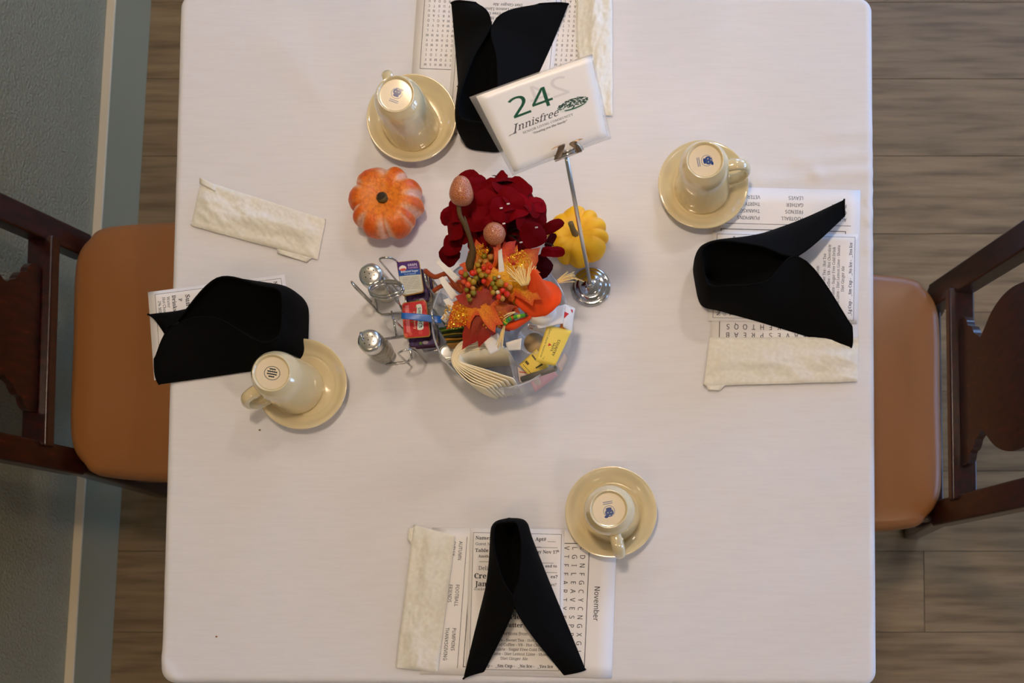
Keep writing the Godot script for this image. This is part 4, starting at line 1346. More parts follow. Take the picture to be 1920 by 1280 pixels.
func build_acrylic_caddy() -> void:
	var at := Vector3(-0.0048, 0.8250, -0.0093)
	at.y = TOP + 0.0006
	var t := thing("acrylic_caddy", "clear round acrylic caddy in the middle of the table, holding napkins and packets", "caddy", at)
	obj("round_wall", lathe([Vector2(RIM - 0.003, 0.0), Vector2(RIM - 0.0005, 0.0), Vector2(RIM, 0.001), Vector2(RIM, 0.0742), Vector2(RIM - 0.0008, 0.075), Vector2(RIM - 0.0022, 0.075), Vector2(RIM - 0.003, 0.0742), Vector2(RIM - 0.003, 0.003)], 96), M.clear_thin, t)
	obj("base_plate", lathe([Vector2(0.0, 0.0002), Vector2(RIM - 0.003, 0.0002), Vector2(RIM - 0.003, 0.003), Vector2(0.0, 0.003)], 96), M.clear_thin, t)
	var lip := []
	for k in 72:
		lip.append(Vector3(cos(TAU * k / 72.0) * (RIM - 0.0015), 0.0752, sin(TAU * k / 72.0) * (RIM - 0.0015)))
	obj("rim", tube(lip, 0.0014, 8, true), clear(Color(0.86, 0.88, 0.92), 0.35), t)
	for a in [76.0, 196.0, 316.0]:
		var d := Vector3(cos(deg_to_rad(a)), 0, sin(deg_to_rad(a)))
		obj("divider", ribbon([d * 0.012, d * 0.05, d * (RIM - 0.003)], 0.003, 0.075, 0.0025), M.clear, t)
	obj("hub", lathe([Vector2(0.012, 0.003), Vector2(0.012, 0.078), Vector2(0.010, 0.079), Vector2(0.009, 0.078), Vector2(0.009, 0.003)], 24), M.clear, t)
	# folded paper napkins standing in the near left bay, nested one in another
	for k in 8:
		var s := k / 7.0
		var up := (Vector3(0.0085, 0.8500, 0.0360)).lerp(Vector3(-0.0195, 0.8500, 0.0189), s)
		var up2 := (Vector3(-0.0245, 0.8500, 0.0383)).lerp(Vector3(-0.0357, 0.8500, 0.0197), s)
		var sp := (Vector3(-0.0524, 0.8500, 0.0427)).lerp(Vector3(-0.0562, 0.8500, 0.0271), s)
		var sp1 := (Vector3(-0.0567, 0.8500, 0.0472)).lerp(Vector3(-0.0670, 0.8500, 0.0434), s)
		var sp2 := (Vector3(-0.0544, 0.8500, 0.0553)).lerp(Vector3(-0.0654, 0.8500, 0.0598), s)
		var lo2 := (Vector3(-0.0242, 0.8500, 0.0650)).lerp(Vector3(-0.0454, 0.8500, 0.0813), s)
		var lo := (Vector3(0.0177, 0.8500, 0.0783)).lerp(Vector3(-0.0213, 0.8120, 0.0908), pow(s, 0.8))
		var line := smooth([up, up2, sp, sp1, sp2, lo2, lo], 5)
		var mid := (sp1 as Vector3) * 0.5 + lo2 * 0.5
		mid.y = TOP + 0.006
		var loc := []
		for p in line:
			loc.append(Vector3(p.x - mid.x, 0, p.z - mid.z))
		var label: String = "innermost folded cream paper napkin in the clear caddy" if k == 0 else "outermost folded cream paper napkin in the clear caddy" if k == 7 else "folded cream paper napkin in the clear caddy, %s from the innermost" % ["", "second", "third", "fourth", "fifth", "sixth", "seventh"][k]
		var n := thing("paper_napkin", label, "paper napkin", mid, "cream paper napkins in the caddy")
		obj("folded_paper", ribbon(loc, 0.0, 0.093 - 0.004 * s + 0.001 * sin(k * 2.3), 0.0017, Vector3(0.002, 0, -0.004) * s), M.napkin, n)
	shaker_small()
	# sugar and sweetener packets in the right bay
	var yellow := Color(0.97, 0.85, 0.36)
	packet("yellow sweetener packet with a red mark, lying uppermost in the clear caddy", [Vector3(0.0967, 0.8360, 0.0083), Vector3(0.0733, 0.8300, 0.0564), Vector3(0.0467, 0.8380, 0.0516), Vector3(0.0635, 0.8440, 0.0016)], printed(yellow_packet_picture(), 0.5))
	packet("second yellow packet, half hidden under the uppermost one", [Vector3(0.0452, 0.8160, 0.0286), Vector3(0.0675, 0.8120, 0.0596), Vector3(0.0399, 0.8080, 0.0709), Vector3(0.0199, 0.8120, 0.0497)], printed(plain_packet_picture(yellow, Color(0.35, 0.30, 0.12)), 0.5))
	packet("orange and white packet under the yellow packets, beside the grey straw", [Vector3(0.0155, 0.7980, 0.0501), Vector3(0.0476, 0.7980, 0.0547), Vector3(0.0485, 0.7920, 0.0749), Vector3(0.0178, 0.7920, 0.0703)], printed(plain_packet_picture(Color(0.93, 0.85, 0.78), Color(0.85, 0.30, 0.08)), 0.5))
	packet("pink sweetener packet leaning on the caddy's near right wall", [Vector3(0.0681, 0.7900, 0.0528), Vector3(0.0696, 0.7620, 0.0540), Vector3(0.0369, 0.7620, 0.0785), Vector3(0.0329, 0.7900, 0.0729)], mat(Color(0.93, 0.62, 0.62), 0.5))
	packet("peach coloured packet leaning on the caddy's right wall", [Vector3(0.0828, 0.8000, 0.0305), Vector3(0.0839, 0.7650, 0.0294), Vector3(0.0746, 0.7650, 0.0484), Vector3(0.0722, 0.8000, 0.0475)], mat(Color(0.93, 0.78, 0.64), 0.5))
	packet("white sugar packet with a red corner at the caddy's right wall", [Vector3(0.0889, 0.8480, -0.0257), Vector3(0.1010, 0.8350, -0.0237), Vector3(0.0962, 0.8300, 0.0096), Vector3(0.0849, 0.8440, 0.0045)], printed(corner_packet_picture(), 0.5))
	packet("orange sugar packet between the white packet and the yellow one", [Vector3(0.0827, 0.8380, -0.0077), Vector3(0.0918, 0.8320, -0.0065), Vector3(0.0895, 0.8300, 0.0081), Vector3(0.0796, 0.8360, 0.0053)], mat(Color(0.86, 0.52, 0.26), 0.5))
	packet("plain white packet under the orange felt hat", [Vector3(0.0446, 0.8580, -0.0107), Vector3(0.0891, 0.8500, -0.0250), Vector3(0.0858, 0.8460, 0.0006), Vector3(0.0515, 0.8540, 0.0104)], mat(Color(0.93, 0.91, 0.89), 0.55))
	packet("white packet with a thin red line, behind the clear cup", [Vector3(0.0350, 0.8200, -0.0069), Vector3(0.0591, 0.8200, -0.0023), Vector3(0.0556, 0.8160, 0.0057), Vector3(0.0330, 0.8160, 0.0011)], printed(plain_packet_picture(Color(0.92, 0.90, 0.88), Color(0.78, 0.25, 0.2)), 0.5))
	# clear portion cup
	var pc := Vector3(0.0393, 0.8120, 0.0145)
	pc.y = TOP + 0.035
	var cup := thing("portion_cup", "small clear plastic portion cup among the packets in the caddy", "plastic cup", pc)
	obj("cup_wall", lathe([Vector2(0.0, 0.0), Vector2(0.0135, 0.0), Vector2(0.0195, 0.03), Vector2(0.0215, 0.0305), Vector2(0.0215, 0.0315), Vector2(0.019, 0.0312), Vector2(0.0128, 0.001), Vector2(0.0, 0.001)], 28), M.clear, cup)
	obj("cup_content", lathe([Vector2(0.0, 0.002), Vector2(0.0130, 0.002), Vector2(0.0150, 0.010), Vector2(0.0, 0.0104)], 28), mat(Color(0.74, 0.62, 0.42), 0.5), cup)
	# grey straw
	var s0 := Vector3(0.0235, 0.8050, 0.0694)
	var st := thing("drinking_straw", "short grey straw lying across the caddy's right bay below the yellow packets", "straw", s0)
	var axis := along(s0, Vector3(0.0749, 0.8380, 0.0613))
	axis.origin -= s0
	var len_ := s0.distance_to(Vector3(0.0749, 0.8380, 0.0613))
	obj("straw_tube", join([[lathe([Vector2(0.0036, -len_ / 2), Vector2(0.0042, -len_ / 2), Vector2(0.0042, len_ / 2), Vector2(0.0036, len_ / 2), Vector2(0.0036, -len_ / 2)], 16), axis]]), mat(Color(0.43, 0.42, 0.39), 0.45), st)
	# tea bags on edge in the left bay
	var tea := [Color(0.16, 0.30, 0.08), Color(0.33, 0.42, 0.10), Color(0.10, 0.16, 0.05), Color(0.62, 0.52, 0.08), Color(0.12, 0.14, 0.06), Color(0.72, 0.50, 0.12), Color(0.22, 0.24, 0.08), Color(0.66, 0.46, 0.16)]
	var tea_names := ["dark green", "olive green", "blackish green", "mustard yellow", "very dark green", "amber", "moss green", "light amber"]
	for k in tea.size():
		var a := (Vector3(-0.0910, 0.8250, 0.0006)).lerp(Vector3(-0.0795, 0.8250, 0.0234), k / 7.0)
		var b := (Vector3(-0.0408, 0.8250, -0.0047)).lerp(Vector3(-0.0293, 0.8250, 0.0188), k / 7.0)
		var mid := (a + b) / 2
		mid.y = TOP + 0.0045
		var loc := []
		for i in 4:
			var p := a.lerp(b, i / 3.0) - mid
			p += Vector3(0, 0, 0.0008 * sin(i * 2.0 + k))
			loc.append(Vector3(p.x, 0, p.z))
		var tb := thing("tea_packet", tea_names[k] + " tea packet standing on edge in the caddy's left bay", "tea packet", mid, "tea packets in the caddy")
		obj("envelope", ribbon(loc, 0.0, 0.068 + 0.002 * sin(k * 1.9), 0.0024), mat(tea[k], 0.5), tb)
	# clear lid, blue stirrer
	var lid := Vector3(-0.0932, 0.8200, -0.0283)
	var ld := thing("plastic_lid", "flat clear plastic lid leaning in the caddy's left bay", "lid", lid)
	obj("clear_disc", join([[lathe([Vector2(0.0, 0.0), Vector2(0.019, 0.0), Vector2(0.0205, 0.002), Vector2(0.0215, 0.002), Vector2(0.0205, 0.003), Vector2(0.0185, 0.001), Vector2(0.0, 0.001)], 28), Transform3D(Basis(Vector3(0, 0, 1), 0.35), Vector3.ZERO)]]), M.glass, ld)
	strip("drink_stirrer", "flat blue plastic stirrer reaching from the caddy over the red jam tub", "stirrer", [Vector3(-0.1374, 0.8480, -0.0137), Vector3(-0.1372, 0.8480, -0.0048), Vector3(-0.0841, 0.8420, -0.0013), Vector3(-0.0842, 0.8420, -0.0110)], mat(Color(0.13, 0.40, 0.74), 0.35), "")
	var white := mat(Color(0.95, 0.94, 0.93), 0.6)
	var list := [[[Vector3(-0.0816, 0.8900, -0.0692), Vector3(-0.0767, 0.8900, -0.0735), Vector3(-0.0507, 0.8800, -0.0530), Vector3(-0.0571, 0.8800, -0.0456)], "longest white paper strip, pointing up left out of the caddy"],
		[[Vector3(-0.0809, 0.8800, -0.0515), Vector3(-0.0752, 0.8800, -0.0559), Vector3(-0.0544, 0.8750, -0.0305), Vector3(-0.0630, 0.8750, -0.0231)], "white paper strip just below the longest one, left of the berries"],
		[[Vector3(-0.0750, 0.8700, -0.0247), Vector3(-0.0677, 0.8700, -0.0269), Vector3(-0.0568, 0.8700, -0.0159), Vector3(-0.0669, 0.8700, -0.0122)], "short curled white paper strip left of the gold leaf"],
		[[Vector3(-0.0783, 0.8700, 0.0010), Vector3(-0.0704, 0.8700, -0.0085), Vector3(-0.0643, 0.8650, -0.0064), Vector3(-0.0736, 0.8650, 0.0047)], "square white paper scrap at the end of the blue stirrer"],
		[[Vector3(0.0065, 0.9120, -0.0770), Vector3(0.0119, 0.9150, -0.0781), Vector3(0.0131, 0.8950, -0.0457), Vector3(0.0052, 0.8950, -0.0442)], "upright white paper strip between the orange leaves"],
		[[Vector3(-0.0212, 0.8640, 0.0309), Vector3(0.0001, 0.8700, 0.0208), Vector3(0.0065, 0.8640, 0.0382), Vector3(-0.0127, 0.8620, 0.0480)], "crumpled white paper scrap above the folded napkins"],
		[[Vector3(0.0083, 0.8580, 0.0307), Vector3(0.0318, 0.8640, 0.0265), Vector3(0.0286, 0.8610, 0.0411), Vector3(0.0110, 0.8560, 0.0406)], "white paper scrap pointing right, near the clear cup"]]
	for a in list:
		strip("paper_strip", a[1], "paper strip", a[0], white, "white paper strips in the bouquet")
	var rust := mat(Color(0.58, 0.24, 0.08), 0.85)
	var tw := thing("felt_twig", "rust brown forked twig sticking out left towards the jelly tubs", "twig", Vector3(-0.0636, 0.8600, -0.0442))
	world_obj("branch", tube(smooth([Vector3(-0.0976, 0.8800, -0.0617), Vector3(-0.0845, 0.8800, -0.0530), Vector3(-0.0680, 0.8800, -0.0573), Vector3(-0.0596, 0.8750, -0.0466), Vector3(-0.0497, 0.8700, -0.0350)], 4), 0.0034, 8), rust, tw)
	world_obj("branch", tube(smooth([Vector3(-0.0889, 0.8700, -0.0365), Vector3(-0.0769, 0.8720, -0.0432), Vector3(-0.0639, 0.8720, -0.0446), Vector3(-0.0526, 0.8700, -0.0372)], 4), 0.0030, 8), rust, tw)
	world_obj("stem", tube([Vector3(-0.0497, 0.8700, -0.0350), Vector3(-0.0326, 0.8100, -0.0298), Vector3(-0.0273, 0.7540, -0.0309)], 0.0016, 6), rust, tw)

func shaker_small() -> void:
	var c := Vector3(-0.0839, 0.8050, 0.0303)
	var t := thing("small_shaker", "small shaker with a metal cap between the caddy's wall and the paper napkins", "shaker", Vector3(c.x, TOP + 0.004, c.z))
	obj("glass_body", lathe(smooth([Vector2(0.0, 0.0), Vector2(0.011, 0.0), Vector2(0.0125, 0.002), Vector2(0.0125, 0.036), Vector2(0.011, 0.04)], 3), 24), M.glass, t)
	obj("metal_cap", lathe(smooth([Vector2(0.0122, 0.038), Vector2(0.0132, 0.0385), Vector2(0.0132, 0.046), Vector2(0.0122, 0.049), Vector2(0.0105, 0.0502), Vector2(0.0085, 0.0490), Vector2(0.0, 0.0488)], 3), 30), M.steel, t)

func packet(label: String, c: Array, m: Material) -> void:
	var mid: Vector3 = (c[0] + c[1] + c[2] + c[3]) / 4
	var t := thing("sugar_packet", label, "packet", mid, "packets in the caddy")
	var loc := []
	var n := ((c[3] - c[0]) as Vector3).cross(c[1] - c[0]).normalized()
	for p in c:
		loc.append(p - mid)
	var face := fix_uv_border(slab_quad(loc, 0.0005, 10, func(a, b): return 0.0022 * sin(PI * a) * sin(PI * b) * clampf(minf(minf(a, 1 - a), minf(b, 1 - b)) * 12.0, 0.0, 1.0)), 10)
	obj("paper_envelope", face, m, t)

func strip(called: String, label: String, category: String, c: Array, m: Material, group: String) -> void:
	var mid: Vector3 = (c[0] + c[1] + c[2] + c[3]) / 4
	var loc := []
	for p in c:
		loc.append(p - mid)
	var o := obj(called, slab_quad(loc, 0.0007, 8, func(a, b): return 0.002 * sin(b * 4.0 + a)), m, self, mid)
	tag(o, label, category, group)

func yellow_packet_picture() -> Image:
	var im := canvas(280, 170, Color(0.965, 0.85, 0.36))
	write(im, "COUNTRY", Vector2(150, 62), 27, "sans_bold", Color(0.33, 0.30, 0.14), true)
	write(im, "TASTE", Vector2(150, 84), 24, "sans_bold", Color(0.33, 0.30, 0.14), true)
	for k in 26:
		rule(im, 128 - k / 2 + 13, 88 + k, 128 + k / 2 + 13, 88 + k, 1, Color(0.80, 0.12, 0.08))
	write(im, "Zero Calorie Sweetener", Vector2(136, 146), 21, "sans", Color(0.38, 0.34, 0.14), true)
	write(im, "1 g", Vector2(232, 118), 16, "sans", Color(0.45, 0.40, 0.16))
	return im

func plain_packet_picture(paper: Color, ink: Color) -> Image:
	var im := canvas(160, 110, paper)
	rule(im, 10, 30, 60, 38, 8, ink)
	rule(im, 14, 70, 46, 82, 12, ink)
	rule(im, 90, 20, 100, 60, 10, ink)
	for k in 9:
		rule(im, 20 + k * 13, 94, 28 + k * 13, 98, 4, ink)
	return im

func corner_packet_picture() -> Image:
	var im := canvas(120, 180, Color(0.92, 0.90, 0.88))
	for k in 50:
		rule(im, 0, 60 + k, 60 - k, 61 + k, 1, Color(0.80, 0.10, 0.10))
	for k in 20:
		rule(im, 70 + k, 20 + k, 100, 21 + k, 1, Color(0.80, 0.12, 0.12))
	return im

# ---------------------------------------------------------------- autumn bouquet standing in the caddy
func build_bouquet() -> void:
	hydrangea()
	acorns()
	maple_leaves()
	berries()
	scarecrow()

func hydrangea() -> void:
	var foot := Vector3(-0.0196, 0.7540, -0.0629)
	var t := thing("hydrangea_flower", "dark burgundy artificial hydrangea head at the back of the bouquet", "flower", foot)
	var cloth := []
	for c in [Color(0.42, 0.012, 0.04), Color(0.34, 0.01, 0.03), Color(0.48, 0.015, 0.06), Color(0.24, 0.01, 0.03)]:
		var m := mat(c, 0.7)
		m.backlight_enabled = true
		m.backlight = Color(0.12, 0.01, 0.015)
		m.metallic_specular = 0.15
		cloth.append(m)
	var shapes := []
	for k in 4:
		shapes.append(petal_mesh(k))
	var c := Vector3(-0.0060, 0.8550, -0.1370)
	var r := RandomNumberGenerator.new()
	r.seed = 21
	var hollow := Vector3(0.0240, 0.9000, -0.1089)
	var n := 0
	for k in 66:
		var rr := sqrt((k + 0.5) / 66.0)
		var a := k * 2.39996
		var d := Vector3(cos(a) * rr, 0, sin(a) * rr)
		d.y = sqrt(maxf(0.0, 1.0 - rr * rr * 0.96))
		var p := c + Vector3(d.x * 0.064, d.y * 0.058, d.z * 0.055) + Vector3(r.randf() - 0.5, r.randf() - 0.5, r.randf() - 0.5) * 0.013
		if Vector2(p.x - hollow.x, p.z - hollow.z).length() < 0.022 and d.y > 0.4:
			p.y -= 0.035
		petal(t, shapes[n % 4], cloth[(n * 7 + k) % 4], p, (d + Vector3(r.randf() - 0.5, r.randf() * 0.3, r.randf() - 0.5) * 1.5).normalized(), r.randf() * TAU, 1.1 + r.randf() * 0.55)
		n += 1
	# loose petals at the edge
	for a in [[Vector3(0.0749, 0.8850, -0.1206), Vector3(0.1, 1, 0.2), -5.8, 1.4, 0], [Vector3(0.0750, 0.8850, -0.0863), Vector3(0.1, 1, 0.1), -6.2, 1.4, 2], [Vector3(0.0722, 0.8800, -0.1035), Vector3(0.3, 1, 0.1), -2.1, 1.0, 3], [Vector3(0.0576, 0.8600, -0.0739), Vector3(0.2, 0.9, 0.3), 0.9, 1.3, 3], [Vector3(0.0364, 0.8850, -0.1734), Vector3(0.1, 0.8, -0.5), 0.1, 0.95, 2], [Vector3(0.0248, 0.8800, -0.1741), Vector3(-0.2, 0.7, -0.5), 0.3, 0.8, 3], [Vector3(0.0531, 0.8850, -0.1514), Vector3(0.4, 0.9, -0.2), 0.4, 1.15, 2], [Vector3(-0.0718, 0.8550, -0.0921), Vector3(-0.3, 0.8, 0.3), 0.9, 1.35, 1], [Vector3(-0.0649, 0.8700, -0.1014), Vector3(-0.3, 0.9, 0.1), 0.2, 1.3, 0], [Vector3(-0.0683, 0.8700, -0.1429), Vector3(-0.4, 0.9, -0.1), 1.2, 1.35, 0], [Vector3(-0.0121, 0.8800, -0.1771), Vector3(0.0, 0.8, -0.4), 0.0, 1.3, 2], [Vector3(0.0083, 0.8850, -0.1661), Vector3(0.2, 0.9, -0.3), 0.5, 1.3, 0], [Vector3(0.0511, 0.9000, -0.1031), Vector3(0.3, 1, 0.2), 0.3, 1.5, 0], [Vector3(0.0267, 0.9050, -0.1408), Vector3(0.0, 1, -0.1), 0.6, 1.7, 2], [Vector3(-0.0208, 0.9150, -0.1224), Vector3(0.0, 1, 0.1), 0.2, 1.75, 0], [Vector3(-0.0033, 0.9000, -0.1524), Vector3(-0.1, 1, -0.2), 0.8, 1.6, 1]]:
		petal(t, shapes[int(a[4]) % 4], cloth[a[4]], a[0], (a[1] as Vector3).normalized(), a[2], a[3], 0.5 if a[2] < 0.0 else 1.0)
	var stem := mat(Color(0.20, 0.11, 0.06), 0.8)
	world_obj("stem", tube(smooth([Vector3(-0.0194, 0.7550, -0.0626), Vector3(-0.0103, 0.8100, -0.0915), Vector3(-0.0020, 0.8600, -0.1186)], 4), 0.0022, 8), stem, t)
	for e in [Vector3(-0.0222, 0.8900, -0.1362), Vector3(0.0216, 0.8950, -0.1450), Vector3(0.0496, 0.8900, -0.1179), Vector3(0.0311, 0.8850, -0.0979), Vector3(-0.0183, 0.8900, -0.1033), Vector3(0.0761, 0.8820, -0.0954), Vector3(0.0702, 0.8820, -0.1159)]:
		world_obj("twiglet", tube(smooth([Vector3(-0.0020, 0.8600, -0.1186), (Vector3(0.0050, 0.8800, -0.1182)).lerp(e, 0.5), e], 4), 0.0008, 6), stem, t)
	var white := mat(Color(0.93, 0.88, 0.84), 0.6)
	for p in [Vector3(0.0216, 0.9260, -0.1342), Vector3(0.0116, 0.9200, -0.1310), Vector3(0.0156, 0.9220, -0.1096), Vector3(0.0574, 0.9160, -0.1069), Vector3(0.0363, 0.9100, -0.0892)]:
		world_obj("stamen", tube([p + Vector3(-0.0018, 0, 0.0004), p + Vector3(0.0018, 0.0006, 0)], [0.0011, 0.0008], 6), white, t)

func petal_mesh(k: int) -> ArrayMesh:
	var nz := FastNoiseLite.new()
	nz.seed = 30 + k
	nz.frequency = 0.8
	return grid(16, 5, func(u, v):
		var a = TAU * (0.0 if u > 0.9999 else u)
		var lobe: float = 1.0 / pow(pow(absf(cos(a)), 3.2) + pow(absf(sin(a)), 3.2), 1.0 / 3.2)
		var rad = 0.0125 * lobe * (0.93 + 0.14 * nz.get_noise_2d(cos(a), sin(a))) * (1 - v)
		var x = cos(a) * rad
		var z = sin(a) * rad * 0.92
		return Vector3(x, -18.0 * (x * x + z * z * 0.6) + 0.0016 * sin(a * 3 + k) * (1 - v), z))

func petal(t: Node3D, mesh: Mesh, m: Material, p: Vector3, n: Vector3, spin: float, scale_: float, thin := 1.0) -> void:
	var o := obj("petal", mesh, m, t, p - t.position)
	var x := Vector3.RIGHT if absf(n.x) < 0.9 else Vector3.BACK
	x = (x - n * x.dot(n)).normalized()
	o.basis = Basis(x, n, x.cross(n)).rotated(n, spin).scaled(Vector3.ONE * scale_) * Basis.from_scale(Vector3(1.0, 1.0, thin))

func acorns() -> void:
	var t := thing("acorn_pick", "brown stem bearing two sugared pinkish acorns above the burgundy flower", "acorn pick", Vector3(-0.0354, 0.7540, -0.0629))
	var bark := mat(Color(0.35, 0.25, 0.09), 0.8)
	relief(bark, noise_tex(90, 0.1, 128, 3), 0.05)
	triplanar(bark, Vector3(25, 25, 25))
	world_obj("stem", tube(smooth([Vector3(-0.0353, 0.7550, -0.0626), Vector3(-0.0328, 0.8500, -0.0624), Vector3(-0.0292, 0.8950, -0.0724), Vector3(-0.0282, 0.9150, -0.0866), Vector3(-0.0330, 0.9300, -0.1021), Vector3(-0.0386, 0.9400, -0.1143), Vector3(-0.0391, 0.9450, -0.1276)], 5), 0.0030, 8), bark, t)
	world_obj("stem", tube(smooth([Vector3(-0.0291, 0.8300, -0.0578), Vector3(-0.0127, 0.8800, -0.0815), Vector3(-0.0021, 0.9000, -0.0959)], 5), 0.0020, 8), bark, t)
	# a broad bract wrapped round the stem
	world_obj("bract", tube(smooth([Vector3(-0.0339, 0.8850, -0.0593), Vector3(-0.0334, 0.8950, -0.0688), Vector3(-0.0281, 0.9080, -0.0799), Vector3(-0.0297, 0.9220, -0.0946), Vector3(-0.0333, 0.9360, -0.1138)], 4), [0.006, 0.0095, 0.0115, 0.012, 0.0115, 0.0105, 0.0092, 0.008, 0.007, 0.0062, 0.0056, 0.005, 0.0044, 0.0038, 0.003, 0.0024, 0.0012], 10, false, 0.55), bark, t)
	var sugar := mat(Color(0.88, 0.70, 0.56), 0.5)
	sugar.albedo_texture = noise_tex(91, 0.16, 256, 2, ramp([[0.0, Color(0.55, 0.26, 0.14)], [0.45, Color(0.72, 0.40, 0.24)], [0.55, Color(0.86, 0.66, 0.52)], [0.7, Color(1, 0.94, 0.88)]]))
	triplanar(sugar, Vector3(16, 16, 16))
	relief(sugar, noise_tex(92, 0.3, 256, 2), 0.12)
	sugar.clearcoat_enabled = true
	sugar.clearcoat = 0.6
	sugar.clearcoat_roughness = 0.3
	var gold := mat(Color(0.85, 0.50, 0.12), 0.3)
	gold.metallic = 0.5
	relief(gold, noise_tex(93, 0.4, 128, 2), 0.1)
	triplanar(gold, Vector3(30, 30, 30))
	var a := Vector3(-0.0347, 0.9500, -0.1395)
	var acorn := lathe(smooth([Vector2(0.0, -0.0175), Vector2(0.006, -0.0165), Vector2(0.0115, -0.0130), Vector2(0.0148, -0.007), Vector2(0.0152, -0.001), Vector2(0.0135, 0.006), Vector2(0.0112, 0.0115), Vector2(0.0085, 0.0160), Vector2(0.0045, 0.0190), Vector2(0.0, 0.0197)], 4), 28)
	var o := world_obj("acorn", acorn, sugar, t)
	o.position = a - t.position
	o.rotation = Vector3(deg_to_rad(-68), 0, deg_to_rad(-4))
	var b := Vector3(0.0028, 0.9200, -0.0968)
	var o2 := world_obj("acorn", blob(Vector3(0.0145, 0.0145, 0.0145), 28, 18, 0.05, 5), sugar, t)
	o2.position = b - t.position
	var crumbs := []
	var r := RandomNumberGenerator.new()
	r.seed = 31
	for k in 40:
		var d := Vector3(r.randf() - 0.42, 0.75 + 0.3 * r.randf(), r.randf() - 0.15).normalized()
		crumbs.append([rbox(Vector3(0.0009, 0.0009, 0.0009), 0.0002, 1), Transform3D(Basis(d, r.randf() * 3), a + d * Vector3(0.0150, 0.0150, 0.0152) + Vector3(0, -0.0004, 0.004))])
	var g := world_obj("glitter", join(crumbs), gold, t)
	g.set_meta("kind", "stuff")

func maple_outline() -> PackedVector2Array:      # stem at the origin, tip at (0, 1)
	var half := [Vector2(0.0, 0.0), Vector2(0.10, 0.03), Vector2(0.22, -0.07), Vector2(0.30, -0.02), Vector2(0.27, 0.08), Vector2(0.40, 0.12), Vector2(0.62, 0.16), Vector2(0.56, 0.26), Vector2(0.66, 0.36), Vector2(0.52, 0.40), Vector2(0.38, 0.40), Vector2(0.26, 0.38), Vector2(0.22, 0.44), Vector2(0.26, 0.56), Vector2(0.33, 0.68), Vector2(0.20, 0.68), Vector2(0.15, 0.80), Vector2(0.07, 0.88), Vector2(0.0, 1.0)]
	var out := PackedVector2Array()
	for p in half:
		out.append(p)
	for i in range(half.size() - 2, 0, -1):
		out.append(Vector2(-half[i].x, half[i].y))
	return out

